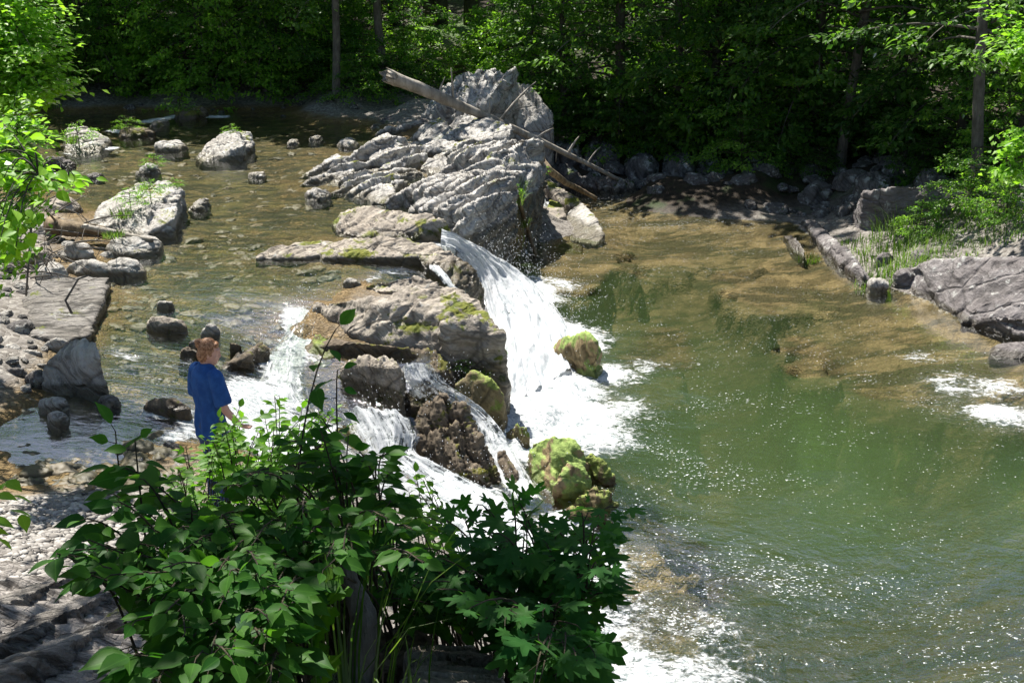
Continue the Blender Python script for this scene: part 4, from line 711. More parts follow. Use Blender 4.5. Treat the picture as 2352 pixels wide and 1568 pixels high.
# drowned stones: a carpet nobody could count
def carpet(name, label, polys, n, s0, s1, mat, seed, sink=.35):
    rs = np.random.RandomState(seed); cv = [vco(p) for p in protos]; V, F, A, o = [], [], [], 0
    fs = [np.array([tuple(q.vertices) for q in p.polygons if len(q.vertices) == 4]) for p in protos]
    for poly, zb, k in polys:
        pl = [P(x, y, zb)[:2] for x, y in poly]; pa = np.array(pl); xy = rs.uniform(pa.min(0), pa.max(0), (k * 6, 2)); xy = xy[inpoly(xy, pl)][:k]; zz = ground_raw(xy)
        for (x, y), z in zip(xy, zz):
            j = rs.randint(6); s_ = s0 + (s1 - s0) * rs.rand() ** 2.2; an = rs.uniform(0, 6.3); v = cv[j] * s_ * [1, rs.uniform(.6, 1.), rs.uniform(.45, .8)]; v = np.stack([v[:, 0] * math.cos(an) - v[:, 1] * math.sin(an), v[:, 0] * math.sin(an) + v[:, 1] * math.cos(an), v[:, 2]], 1)
            V.append(v + [x, y, z - sink * s_]); F.append(fs[j] + o); A.append(np.full(len(v), rs.rand())); o += len(v)
    add(name, mesh(np.concatenate(V), np.concatenate(F), M[mat], att=dict(rnd=np.concatenate(A), wet=np.ones(o))), kind='stuff', label=label)
t = MT('bed_stones'); o_ = t.obj(); M['bedstone'] = t.done(t.pr(Base_Color=t.mix(t.noise(o_, 5, 5, .65), t.ramp(t.att('rnd'), [(0, (.028, .027, .016)), (.35, (.06, .05, .024)), (.6, (.11, .082, .036)), (.85, (.18, .12, .05)), (1, (.16, .13, .085))]), (.05, .045, .018)), Roughness=.6))
carpet('riverbed_stones', 'brown and ochre stones lying under the clear shallow water', [([(60, 930), (250, 900), (420, 960), (400, 1110), (150, 1150), (10, 1100)], -.05, 420), ([(250, 640), (520, 540), (780, 640), (620, 760), (450, 880), (250, 860)], -.2, 330), ([(120, 300), (400, 300), (720, 320), (720, 500), (560, 560), (460, 420), (150, 470)], -.15, 420)], 0, .08, .48, 'bedstone', 8, .22)
carpet('poolbed_stones', 'dark drowned stones and slabs on the shallow far floor of the pool', [([(1350, 490), (1850, 500), (1980, 640), (2250, 780), (2352, 850), (2352, 900), (2000, 800), (1750, 660), (1400, 600)], -1.6, 300)], 0, .10, .75, 'bedstone', 9, .62)
# fine gravel of the left bank: too many to count
rs = np.random.RandomState(11); n = 60000
a, b = P(-150, 1120, .1), P(560, 1500, .4); xy = np.c_[rs.uniform(-4.4, -.3, n), rs.uniform(4.0, 8.3, n)]
pl = [P(*q)[:2] for q in [(-150, 1150, .1), (60, 1120, .1), (380, 1120, .1), (600, 1180, .1), (700, 1420, .3), (560, 1600, .3), (-150, 1640, .3)]]
xy = xy[inpoly(xy, pl)]; n = len(xy); zz = ground_raw(xy); cv = vco(protos[3])
bv = np.array([[1, 0, 0], [.4, .8, 0], [-.5, .7, .1], [-1, 0, 0], [-.4, -.8, 0], [.5, -.7, 0], [.3, .2, .45], [-.3, -.1, .5], [0, 0, -.4]])
bf = np.array([[0, 1, 6], [1, 2, 6], [2, 7, 6], [2, 3, 7], [3, 4, 7], [4, 5, 7], [5, 6, 7], [5, 0, 6], [1, 0, 8], [2, 1, 8], [3, 2, 8], [4, 3, 8], [5, 4, 8], [0, 5, 8]])
sc = .010 + .04 * rs.rand(n) ** 3.5; an = rs.uniform(0, 6.3, n); ca, sa = np.cos(an), np.sin(an)
G = bv[None] * (sc[:, None, None] * rs.uniform(.7, 1.3, (n, 9, 1))); G = np.stack([G[..., 0] * ca[:, None] - G[..., 1] * sa[:, None], G[..., 0] * sa[:, None] + G[..., 1] * ca[:, None], G[..., 2] * .8], -1)
G += np.c_[xy, zz + .004][:, None]
t = MT('gravel'); M['gravel'] = t.done(t.pr(Base_Color=t.ramp(t.att('rnd'), [(0, (.12, .105, .09)), (.5, (.26, .24, .215)), (1, (.42, .395, .36))]), Roughness=.85))
add('gravel', mesh(G.reshape(-1, 3), (bf[None] + (np.arange(n) * 9)[:, None, None]).reshape(-1, 3), M['gravel'], smooth=False, att=dict(rnd=np.repeat(rs.rand(n), 9))), kind='stuff', label='fine grey gravel covering the near left bank')
# -- near strata on the lower left and the foreground rocks
NS = norm(np.array([-.5, .78, .38]))
for i, (a, b, wd, h, l) in enumerate([((-80, 1420), (330, 1240), 46, .10, 'pale layered slate ledge nearest the gravel at lower left'), ((-80, 1500), (400, 1290), 44, .14, 'second slate ledge of the lower left strata, streaked with sun'), ((-60, 1580), (300, 1400), 50, .16, 'third slate ledge of the lower left strata, broad and flat topped'), ((150, 1600), (480, 1420), 52, .16, 'slate ledge beside the dark trickle'), ((330, 1640), (620, 1470), 60, .15, 'brown slate ledge at the bottom under the shrub')]):
    z = .22 + .07 * i + .0; pts = []
    for t_, w_ in ((0, .8), (.3, 1.1), (.65, 1.), (1, .35)):
        x = a[0] + (b[0] - a[0]) * t_; y = a[1] + (b[1] - a[1]) * t_; pts += [(x, y - wd * w_ * .3, z + h * .7), (x + 8, y + wd * w_ * .55, z), (x, y + wd * .1, z + h)]
    pts = [(x, y, zz_ - (.22 + .07 * i) + at_ground(max(x, 5), min(y, 1600))[2] + .05) for x, y, zz_ in pts]
    rock(l, [pts[:6] + pts[6:9], pts[3:9] + pts[9:]], 'slate', 'ledge', seed=90 + i, strata=(NS, 9, .05), amp=.05, drop=.3, wet=-9, vox=.016)
rock('large sun-dappled foreground rock at the bottom centre', [[Q(940, 1500, 3.0), Q(1000, 1478, 3.15), Q(1085, 1470, 3.25), Q(1130, 1505, 3.1), Q(1165, 1600, 2.75), Q(900, 1620, 2.6), Q(1000, 1540, 2.8)]], 'greywarm', world=True, strata=(NF, 5, .03), amp=.03, drop=.5, wet=-9, vox=.008, fine=.006)
rock('pale foreground rock low at the bottom left of the dappled rock', [[Q(735, 1535, 2.9), Q(800, 1520, 2.95), Q(860, 1560, 2.8), Q(840, 1640, 2.6), Q(700, 1640, 2.6)]], 'greywarm', world=True, strata=(NF, 5, .03), amp=.03, drop=.5, wet=-9, vox=.008, fine=.006)
rock('brown foreground rock behind the grass stems', [[Q(850, 1450, 3.1), Q(930, 1410, 3.3), Q(1010, 1450, 3.3), Q(990, 1520, 3.05), Q(880, 1530, 2.95)]], 'brown', world=True, strata=(NF, 5, .03), amp=.04, drop=.5, wet=-9, vox=.01, fine=.008)
# ---------------------------------------------------------------- leaves
def leaves(pos, ax, nr, size, tpl, mat, rnd=None, cup=1.):
    tv, tf = tpl; n = len(pos); ax = norm(ax); sd = norm(np.cross(nr, ax)); nn = np.cross(ax, sd); size = np.broadcast_to(size, (n,))[:, None, None]
    V = pos[:, None] + size * (tv[None, :, 0:1] * ax[:, None] + tv[None, :, 1:2] * sd[:, None] + tv[None, :, 2:3] * cup * nn[:, None])
    F = (tf[None] + (np.arange(n) * len(tv))[:, None, None]).reshape(-1, tf.shape[1])
    r = rnd if rnd is not None else np.random.RandomState(n).rand(n)
    ed = np.tile(np.abs(tv[:, 1]), n) if len(tv) > 8 else np.full(n * len(tv), .5)
    return mesh(V.reshape(-1, 3), F, mat, smooth=True, att=dict(rnd=np.repeat(r, len(tv)), ed=ed, vein=np.full(n * len(tv), .6 if 8 < len(tv) < 20 else 0.)))
T_Q = (np.array([[0, 0, 0], [.45, -.30, .07], [1, 0, -.08], [.45, .30, .07]], float), np.array([[0, 1, 2], [0, 2, 3]]))
def ovate():
    st = [(.12, .16), (.3, .29), (.52, .30), (.74, .2), (.9, .08)]; v = [[0, 0, 0]]
    for u, w_ in st: v += [[u, -w_, .10 * w_ * 3 - .12 * u * u], [u, 0, -.12 * u * u], [u, w_, .10 * w_ * 3 - .12 * u * u]]
    v.append([1.06, 0, -.16]); f = [[0, 1, 2], [0, 2, 3]]
    for k in range(4):
        a = 1 + 3 * k; b = a + 3
        f += [[a, b, b + 1], [a, b + 1, a + 1], [a + 1, b + 1, b + 2], [a + 1, b + 2, a + 2]]
    a = 13; e = 16; f += [[a, e, a + 1], [a + 1, e, a + 2]]
    return np.array(v, float), np.array(f)
T_OV = ovate()
def maple():
    pts = [(-150, .16), (-128, .42), (-108, .34), (-92, .60), (-76, .50), (-62, .36), (-50, .72), (-40, .78), (-30, .60), (-20, .46), (-11, .84), (0, 1.05), (11, .84), (20, .46), (30, .60), (40, .78), (50, .72), (62, .36), (76, .50), (92, .60), (108, .34), (128, .42), (150, .16)]
    v = [[.30, 0, .0]]
    for a, r in pts:
        a = R(a); v.append([.30 + r * .62 * math.cos(a), r * .62 * math.sin(a), .05 * math.cos(5 * a) * r - .10 * r * r])
    v.append([0, 0, 0]); n = len(pts)
    return np.array(v, float), np.array([[0, i, i + 1] for i in range(1, n)] + [[0, n, n + 1], [0, n + 1, 1]])
T_MA = maple()
def tapered(path, r0, r1, n=7, wob=.0, seed=0):
    path = np.asarray(path); rad = np.linspace(r0, r1, len(path))
    if wob: rad = rad * (1 + wob * np.random.RandomState(seed).uniform(-1, 1, len(path)))
    return tube(path, rad, n)
def crown(rs, H, z0, Rm, nb, ntw, nl, ls, prof=None, droop=.25, lean=(0, 0), flat=.35, top=5.5, tw=.55):
    "branch layers carrying sprays of leaves; returns leaf arrays and limb paths"
    Pn, Ax, Nr, Sz, limbs = [], [], [], [], []
    for i in range(nb):
        f = (i + rs.rand()) / nb; h = z0 + (H - z0) * f ** 1.45; az = i * 2.4 + rs.uniform(-.4, .4)
        L = Rm * (prof(f) if prof else (math.sin(math.pi * min(1, .22 + .75 * f))) ** .7) * rs.uniform(.7, 1.1)
        d = np.array([math.cos(az), math.sin(az), 0]); b0 = np.array([lean[0] * h / H, lean[1] * h / H, h]); up = rs.uniform(.05, .3)
        c = b0 + d * L * .55 + [0, 0, L * up]; e = b0 + d * L + [0, 0, L * (up - droop * rs.uniform(.6, 1.6))]; path = bez(b0, c, e, 7); limbs.append((path, L))
        high = h > top; k = max(3, int(ntw * L / Rm * (.35 if high else 1))); t = rs.uniform(.25, 1, k) ** .8
        base = np.stack([np.interp(t, np.linspace(0, 1, 7), path[:, a]) for a in range(3)], 1)
        side = np.cross(d, [0, 0, 1]) * rs.choice([-1, 1], k)[:, None]; tl = L * tw * rs.uniform(.5, 1, k) * (1.15 - .7 * t)
        td = norm(side * rs.uniform(.4, 1, k)[:, None] + d * rs.uniform(.3, 1, k)[:, None]); td[:, 2] += rs.uniform(-.35, .12, k)
        m = max(3, int(nl * (.5 if high else 1))); u = rs.uniform(.1, 1, (k, m)) ** .8
        p = base[:, None] + td[:, None] * (tl[:, None] * u)[..., None]; sp = .05 + tl[:, None, None] * .16
        p = p + rs.normal(0, 1, (k, m, 3)) * sp * np.array([1, 1, flat * .6]); p[..., 2] -= (u * tl[:, None]) ** 2 * .18
        Pn.append(p.reshape(-1, 3)); a = td[:, None] + rs.normal(0, .55, (k, m, 3)); a[..., 2] -= .25; Ax.append(a.reshape(-1, 3))
        Nr.append((np.array([0, 0, 1.]) + rs.normal(0, .38, (k, m, 3))).reshape(-1, 3)); Sz.append(rs.uniform(.7, 1.2, k * m) * ls * (1.9 if high else 1.))
    return np.concatenate(Pn), norm(np.concatenate(Ax)), norm(np.concatenate(Nr)), np.concatenate(Sz), limbs
def make_tree(seed, H, z0, Rm, nb, ntw, nl, ls, mat, tr=.16, bark='bark', lean=(0, 0), prof=None, droop=.25, top=5.5, tpl=T_Q, name='forest_tree', bend=.25):
    rs = np.random.RandomState(seed); p, a, n, s, limbs = crown(rs, H, z0, Rm, nb, ntw, nl, ls, prof, droop, lean, top=top)
    root = bpy.data.objects.new(name, None); COL.objects.link(root)
    zz = np.linspace(-.6, H * .97, 12); path = np.stack([lean[0] * np.clip(zz, 0, None) / H + bend * np.sin(zz * .5 + seed) * .3, lean[1] * np.clip(zz, 0, None) / H + bend * np.cos(zz * .4 + seed) * .3 - bend * .3 * math.cos(seed), zz], 1)
    tv = [tapered(path, tr * 1.1, tr * .2, 10, .05, seed)]
    for pth, L in limbs: tv.append(tapered(pth, max(.012, L * .014), .006, 5))
    V, F = join(tv); add('trunk', mesh(V, F, M[bark]), parent=root)
    sh = np.stack([np.interp(p[:, 2], zz, path[:, k] - lean[k] * np.clip(zz, 0, None) / H) for k in (0, 1)], 1); p[:, :2] += sh
    cl = fbm(p * 1.3, 2, seed); add('crown', leaves(p, a, n, s, tpl, M[mat], np.clip((cl - .5) * 2 + rs.rand(len(p)), 0, 1)), parent=root)
    return root
def place(o, x, y, z=None, rz=0., s=1., label=None, cat='tree', group=None):
    o.location = (x, y, GZ(x, y) if z is None else z); o.rotation_euler = (0, 0, rz); o.scale = (s, s, s); tag(o, label, cat, group)
def at_ground(px, py):
    "walk along the view ray to the ground"
    d = ray(px, py); t = np.linspace(3, 75, 1500); q = np.array([0, 0, CZ]) + t[:, None] * d; g = ground_raw(q[:, :2]); k = np.argmax(q[:, 2] < g); return q[k]
lowfull = lambda f: (1 - .65 * f) * min(1, .5 + 2.2 * f)
TR = [make_tree(11, 13, .25, 2.9, 84, 16, 18, .15, 'leaf_far', .1, prof=lowfull), make_tree(12, 14, .5, 3.1, 84, 15, 18, .155, 'leaf_far', .12, prof=lowfull, droop=.45),
      make_tree(13, 12, .3, 2.5, 84, 16, 18, .14, 'leaf_far2', .08, prof=lowfull, droop=.5), make_tree(14, 15, 1.2, 3.3, 74, 15, 18, .16, 'leaf_far', .13, prof=lowfull), make_tree(15, 13, 3.0, 3.0, 46, 14, 15, .15, 'leaf_far', .13, 'bark_light', top=6.5, bend=.7)]
TR.append(make_tree(16, 7.5, .5, 2.6, 62, 16, 20, .12, 'leaf_sun', .07, 'bark', prof=lowfull, droop=.55, top=6.))  # light leaf colour stands for sun that taller trees block
used = set()
def tree(k, x, y, rz, s, label, group=None, z=None, cat='tree'):
    o = TR[k] if k not in used else copy_tree(TR[k]); used.add(k); place(o, x, y, z, rz, s, label, cat, group)
    return o
def tpx(k, px, py, rz, s, label, group=None):
    g = at_ground(px, py); return tree(k, g[0], g[1], rz, s, label, group, g[2] - .05)
tpx(2, 300, 192, .3, .9, 'leafy tree standing over the far cobble bar at upper left')
tpx(0, 120, 186, 1.9, 1., 'dark tree at the far upper left corner behind the cobble bar')
tpx(2, 560, 196, 4.0, 1.05, 'light green drooping tree above the far bank, left of the forked trunk')
tpx(4, 775, 228, 2.1, .85, 'pale curving trunk at the shaded far water edge')
tpx(2, 430, 192, 2.2, .8, 'bushy young tree between the cobble bar and the light green tree')
tpx(1, 670, 186, 1.2, .9, 'dark tree behind the pale curving trunk')
tpx(4, 878, 190, 5.3, .95, 'slender leaning trunk rising behind the thick end of the log')
tpx(0, 1290, 290, 2.6, .8, 'tree with pale needled layers right of the far crag')
tpx(1, 1420, 300, 3.9, 1.12, 'dark tree above the middle of the fallen log')
tpx(4, 1553, 325, .9, .9, 'tree with bare lower trunk behind the white-blotched boulder')
tpx(2, 1720, 345, 2.9, 1.05, 'full light-edged tree leaning over the pool, right of the bare trunk')
tpx(0, 1640, 330, .2, 1.15, 'dark filler tree between the bare trunk and the full tree')
tpx(4, 1940, 378, 3.6, .95, 'straight trunk tree rising left of the torn roots')
tpx(1, 1860, 340, 4.4, 1.12, 'dark tree behind the straight trunk')
tpx(0, 2060, 330, 1.1, 1.15, 'dark tree above the torn roots')
tpx(4, 2226, 440, 5.9, .9, 'thin straight trunk tree near the right edge')
tpx(2, 2335, 385, 1.6, .85, 'low leafy tree at the right edge of the far bank')
tpx(1, 2200, 370, 5.0, .9, 'dark tree behind the thin straight trunk')
tpx(5, 470, 203, .7, 1., 'bright yellow-green drooping tree over the far cobble bar')
tpx(5, 640, 206, 2.4, .9, 'sun-tinted drooping tree just left of the pale curving trunk')
tpx(5, 1215, 262, 4.1, .8, 'sun-tinted layered young tree behind the right shoulder of the far crag')
tpx(5, 1700, 335, 5.2, .95, 'sun-tinted young tree in front of the dark wall right of the bare trunk')
tpx(5, 200, 200, 3.3, .9, 'sun-tinted tree behind the shaded bar near the upper left corner')
rs = np.random.RandomState(21)
bk = [(x, 36.5 + 1.2 * math.sin(x * 1.7)) for x in np.arange(-24, 25, 3.1) if abs(x + 1.7) > 2.6] + [(x, 41.5 + 1.5 * math.sin(x)) for x in np.arange(-27, 28, 3.3) if abs(x + 1.7) > 1.6] + [(x, 48 + 1.5 * math.cos(x)) for x in np.arange(-30, 31, 3.8)] + [(x, 56 + math.cos(x)) for x in np.arange(-34, 35, 4.6)]
for i, (x, y) in enumerate(bk):
    tree(int(rs.randint(4)), x + rs.uniform(-.8, .8), y + rs.uniform(-.8, .8), rs.uniform(0, 6), rs.uniform(.85, 1.2), 'shadowed tree in the depth of the far forest', 'trees in the depth of the forest')
for i, (px, w_) in enumerate([(985, .2), (1012, .24), (1082, .26), (905, .2), (1262, .22)]):
    g = at_ground(px, 58); V, F = tapered([g + [0, 0, -.3], g + [.05, 0, 3], g + [.1, .1, 9], g + [.0, .1, 15]], w_, w_ * .6, 10)
    c_ = g + [0, 0, 0]; o = bpy.data.objects.new('forest_tree', None); COL.objects.link(o); o.location = c_
    add('trunk', mesh(V - c_, F, M['bark']), parent=o); cc = TR[3].children[1].copy(); COL.objects.link(cc); cc.parent = o; cc.location = (0, 0, 4.5)
    tag(o, ['straight dark trunk left of the forest clearing', 'twin dark trunk beside the first one at the clearing', 'dark trunk directly behind the sunlit clearing', 'grey trunk holding the left end of the hammock', 'tall trunk right of the clearing above the crag'][i], 'tree')
# trees at the sides, beyond the frame, that close the valley
for i, (x, y) in enumerate([(-14, 24), (-16, 30), (-13, 18), (-12, 12.5), (17, 27), (19, 22), (16.5, 31), (20, 17), (-20, 22), (23, 26)]):
    tree(i % 4, x, y, i * 1.3, 1.05, 'tree standing on the side bank of the valley', 'trees on the side banks')
# ---------------------------------------------------------------- shrubs of the far bank
def make_shrub(seed, H, Rm, nb, ls, mat, name='shrub', nl=16, ntw=12):
    return make_tree(seed, H, .12, Rm, nb, ntw, nl, ls, mat, .02, 'twig', prof=lambda f: .45 + .55 * math.sin(math.pi * min(1, f + .1)), droop=.35, top=99, name=name, bend=.05)
SH = [make_shrub(31, 1.5, 1.1, 22, .085, 'leaf_far2'), make_shrub(32, 1.1, 1.2, 20, .08, 'leaf_far'), make_shrub(33, 2.3, 1.3, 26, .09, 'leaf_far2'), make_shrub(34, .55, .5, 12, .05, 'leaf_sun', nl=10, ntw=8)]
us = set()
def shrub(k, px, py, rz, s, label, group=None, g=None):
    g = at_ground(px, py) if g is None else g; o = SH[k] if k not in us else copy_tree(SH[k]); us.add(k); place(o, g[0], g[1], g[2] - .05, rz, s, label, 'shrub', group); return o
for i, (k, px, py, s, l) in enumerate([(0, 930, 160, 1.2, 'bright green bush at the left of the forest path'), (0, 990, 140, 1.1, 'round bush where the path leaves the clearing'), (1, 900, 215, 1., 'dark bush behind the log thick end'), (0, 1130, 150, 1.1, 'bush at the right of the forest path'),
   (2, 1180, 130, .9, 'tall bush right of the path above the crag'), (1, 980, 200, .9, 'low bush between log and path'), (0, 830, 225, .9, 'light bush right of the pale curving trunk'), (0, 700, 215, .9, 'bush at the shaded edge left of the curving trunk'), (1, 1140, 100, 1., 'dim bush at the clearing edge'), (0, 1345, 290, .8, 'leafy bush on the dark crag under the log'),
   (1, 1440, 318, .8, 'dark bush above the log tip'), (0, 1400, 285, .9, 'green bush right of the crag top'), (1, 1660, 350, .8, 'dark bush between far shore rocks'), (0, 1775, 370, 1.1, 'bright low branch bush hanging above the shaded shore'), (0, 1740, 350, .9, 'small bush behind the low bright branches'), (1, 1980, 350, .8, 'bush on top of the torn roots'),
   (1, 2140, 400, .8, 'dark bush behind the wide dome rock'), (2, 2290, 430, .8, 'bush beside the thin trunk at the right'), (2, 880, 130, 1.1, 'tall bush behind the leaning trunk'), (0, 1060, 190, .5, 'small plant on top of the far crag'), (1, 1230, 250, .8, 'shadowed bush right behind the crag'), (1, 330, 205, .6, 'low dark bush on the cobble bar'), (0, 1380, 345, .9, 'leafy bush hanging beside the fallen log tip'), (0, 1485, 352, .8, 'leafy bush over the shaded shore left of the blotched boulder'), (1, 1630, 362, .8, 'dark bush over the stones right of the blotched boulder'), (0, 1700, 395, .9, 'low spreading green bush almost touching the far pool'), (1, 1850, 385, .7, 'dim bush by the foot of the straight trunk'), (1, 1600, 400, .5, 'low plant between tumbled blocks on the shaded slope'), (0, 2230, 480, .7, 'leafy bush between the wide dome and the right edge'), (0, 2310, 500, .6, 'small bush above the right grass clump'), (0, 2110, 540, .45, 'leafy weed standing in the bank grass'), (1, 2180, 400, .8, 'dark bush above the dome rock'), (1, 1880, 400, .6, 'dark bush left of the leaning dead tree')]):
    shrub(k, px, py, i * 1.1, s, l)
rs = np.random.RandomState(8)
for i in range(46):
    px = rs.uniform(60, 2340); py = rs.uniform(110, 200) if px < 1250 else rs.uniform(230, 330)
    if 980 < px < 1110: continue
    shrub(int(rs.randint(3)), px, py, rs.uniform(0, 6), rs.uniform(.7, 1.2), 'undergrowth bush in the shade of the far forest', 'undergrowth bushes of the far forest')
for i, (px, py, s, z, l) in enumerate([(180, 328, .8, .25, 'grassy tuft on the far left boulder'), (415, 262, .9, .15, 'weedy plant crowning the rock at the riffle head'), (295, 305, .7, .12, 'leafy weed on the mossy riffle rock'), (355, 385, .5, .12, 'sprout at the end of the grey river rock'), (530, 308, .4, .35, 'upright sprig on the white-topped boulder'),
   (345, 450, .45, .42, 'weed in the crack of the island rock'), (300, 475, .5, .35, 'weed on the left slope of the island rock'), (405, 432, .3, .4, 'small weed at the tip of the island rock'), (1100, 800, .35, -.5, 'small leafy plant on the dark face of the central rock'), (1180, 450, .4, -.2, 'green sprig hanging on the cliff side'),
   (1240, 400, .4, -.3, 'sprig at the right shoulder of the cliff block'), (1105, 835, .3, -.6, 'light leafy sprig above the green moss-capped boulder'), (1140, 820, .3, -.55, 'leafy sprig at the outer corner of the central rock'), (1060, 850, .25, -.6, 'small sprig in the shaded notch of the central rock')]):
    g = P(px, py, z); o = SH[3] if i == 0 else copy_tree(SH[3]); place(o, *g, i * 1.3, s, l, 'plant'); o.name = 'weed_plant' if not i else o.name
# ---------------------------------------------------------------- grass
def tuft(name, label, centre, n, rad, h0, h1, wd, seed, mat='grass', cat='grass tuft', lean=.35, kind=None, group=None):
    rs = np.random.RandomState(seed); a = rs.uniform(0, 6.28, n); r = rad * np.sqrt(rs.rand(n)); b = np.stack([np.cos(a) * r, np.sin(a) * r, np.zeros(n)], 1)
    if rad > .3: b[:, 2] = ground_raw(b[:, :2] + np.array(centre)[:2]) - centre[2]
    h = rs.uniform(h0, h1, n); d = np.stack([np.cos(a) , np.sin(a), np.zeros(n)], 1) + rs.normal(0, .6, (n, 3)) * [1, 1, 0]; ln = rs.uniform(.1, lean * 2, n)
    sd = norm(np.cross(d, [0, 0, 1.])); V = []
    for k, (t_, w_) in enumerate([(0, 1), (.4, .9), (.75, .6)]):
        c = b + d * (ln * h * t_ ** 2)[:, None] + np.stack([0 * h, 0 * h, h * t_ * (1 - .2 * t_ * ln)], 1); V += [c - sd * wd * w_ / 2, c + sd * wd * w_ / 2]
    V.append(b + d * (ln * h)[:, None] + np.stack([0 * h, 0 * h, h * (1 - .35 * ln)], 1)); V = np.stack(V, 1).reshape(-1, 3)
    f = np.array([[0, 1, 3], [0, 3, 2], [2, 3, 5], [2, 5, 4], [4, 5, 6]]); F = (f[None] + (np.arange(n) * 7)[:, None, None]).reshape(-1, 3)
    return add(name, mesh(V, F, M[mat], att=dict(rnd=np.repeat(rs.rand(n), 7))), centre, label=label, cat=cat, kind=kind, group=group)
for i, (px, py, z, n, rad, h, l) in enumerate([(2075, 590, -1.0, 800, .8, .40, 'tall grass clump in the middle of the right bank'), (2005, 625, -1.1, 240, .35, .28, 'bright lower grass clump beside the pale rock rib'), (1965, 560, -1.1, 220, .5, .28, 'thin grass clump between rib and dome'), (2320, 575, -.7, 380, .6, .32, 'grass clump at the right picture edge above the violet slab'),
     (2200, 590, -.8, 350, .45, .12, 'low yellow-green mat of grass on top of the violet slab'), (1860, 575, -1.25, 200, .22, .25, 'little grass clump between the two rock ribs'), (2060, 530, -.9, 300, .5, .7, 'tall weedy grass in front of the dark dome'), (2170, 560, -.9, 500, .7, .25, 'short grass patch among the loose stones of the right bank'), (2280, 540, -.7, 500, .8, .22, 'low grass patch nearest the right edge boulder')]):
    g = P(px, py, z); g[2] = GZ(g[0], g[1]) - .02; tuft('grass_clump', l, g, n, rad, h * .25, h * .8, .012, 300 + i)
for i, (px, py, z, h, l) in enumerate([(165, 330, .25, .25, 'grass tuft on the pale far left boulder'), (330, 440, .36, .16, 'grass tuft along the island rock crest'), (280, 500, .28, .18, 'grass tuft low on the island rock'), (1085, 190, .9, .25, 'grass tuft between ribs of the far crag'), (1190, 440, -.2, .3, 'bright grass strand on the cliff side'), (260, 545, .25, .12, 'grass tuft on the low bank slab'),
     (870, 345, .2, .1, 'yellow tuft on the wedge rock'), (1188, 470, -.3, .3, 'long green grass strand trailing down the cliff beside the dead branch'), (1198, 520, -.75, .22, 'lower grass strand by the foot of the cliff'), (1095, 870, -.7, .14, 'fern-like tuft on the dark wet face of the central rock'), (1060, 560, -.5, .14, 'dark green tuft at the foot of the rounded ridge by the falls crest'), (1020, 775, -.35, .14, 'thin grass blades on the central rock')]):
    tuft('grass_tuft', l, P(px, py, z), 90, .16, h * .5, h, .014, 330 + i)
# ---------------------------------------------------------------- dead wood
def log(name, label, pts, r0, r1, mat, stubs=(), seed=0, cat='log', n=14, wob=.02):
    pts = np.array(pts); k = 40; tt = np.linspace(0, len(pts) - 1, k); path = np.stack([np.interp(tt, range(len(pts)), pts[:, a]) for a in range(3)], 1); path[1:-1] = (path[:-2] + path[1:-1] * 2 + path[2:]) / 4
    V, F = tapered(path, r0, r1, n, wob, seed); V = V + (fbm(V * 7, 3, seed) - .5)[:, None] * norm(V - np.repeat(path, n, 0)) * r0 * .3; V[:n] += (path[1] - path[0]) / np.linalg.norm(path[1] - path[0]) * (np.random.RandomState(seed).rand(n) * r0 * 2.4)[:, None]
    c = pts[0]; root = bpy.data.objects.new(name, None); COL.objects.link(root); root.location = c; tag(root, label, cat)
    add('trunk', mesh(V - c, F, M[mat]), parent=root)
    for t_, d, L, r in stubs:
        b = path[int(t_ * (k - 1))]; e = b + np.array(d) * L; q = bez(b, b + np.array(d) * L * .5 + [0, 0, L * .12], e, 6); V, F = tapered(q, r, r * .35, 6, .1, seed); add('broken_branch', mesh(V - c, F, M[mat]), parent=root)
    return root
A_ = P(872, 168, 1.55); E_ = P(1460, 432, -1.25); B_, C_, D_ = [A_ + (E_ - A_) * f + [0, 0, b] for f, b in ((.25, .07), (.5, .10), (.78, .07))]
log('fallen_log', 'long bleached fallen log slanting from the forest edge over the outcrop down to the pool', [A_, (A_ + B_) / 2 + [0, 0, .02], B_, (B_ + C_) / 2, C_, D_, E_], .155, .04, 'dead',
    [(.38, (-.05, -.1, 1.), .75, .035), (.30, (.35, .1, .9), .45, .03), (.55, (.05, 0, 1), .38, .04), (.60, (.75, .5, .75), 1.1, .035), (.72, (.8, -.1, .5), .5, .03), (.80, (.5, 0, .8), .5, .04), (.86, (.5, .2, .6), .6, .02), (.78, (-.1, 0, -1), .3, .02)], 4)
log('driftwood', 'dark curved driftwood stick arching from the cliff into the pool', [P(1236, 358, -.1), P(1262, 392, -.35), P(1300, 420, -.75), P(1335, 437, -1.05), P(1369, 456, -1.28)], .09, .045, 'deadbrown', [], 5)
log('driftwood', 'yellowish dead branch leaning against the mossy cliff strip', [P(1180, 425, .1), P(1196, 475, -.35), P(1214, 535, -.95), P(1232, 588, -1.35)], .04, .035, 'deadbrown', [(.6, (.5, -.2, .3), .35, .02), (.75, (.6, -.2, -.1), .25, .018), (.3, (.5, 0, .3), .2, .015)], 6)
log('dead_tree', 'grey dead tree leaning from the shaded water edge up to the torn roots', [P(1902, 442, -1.25), P(1925, 400, -.95), P(1985, 365, -.6), P(2050, 318, -.2)], .11, .05, 'dead', [(.5, (.4, .2, .9), .6, .025), (.3, (-.6, .1, .6), .5, .02)], 7)
log('driftwood', 'thick pale driftwood log lodged on the left bank', [P(112, 515, .3), P(160, 526, .26), P(240, 532, .22)], .13, .08, 'deadbrown', [(.6, (.7, -.3, .2), .5, .03), (.3, (-.3, -.5, .7), .5, .02)], 8)
log('driftwood', 'slim bleached pole lying below the driftwood log', [P(190, 520, .32), P(270, 535, .26), P(350, 552, .2)], .05, .03, 'dead', [], 9)
rs = np.random.RandomState(12)
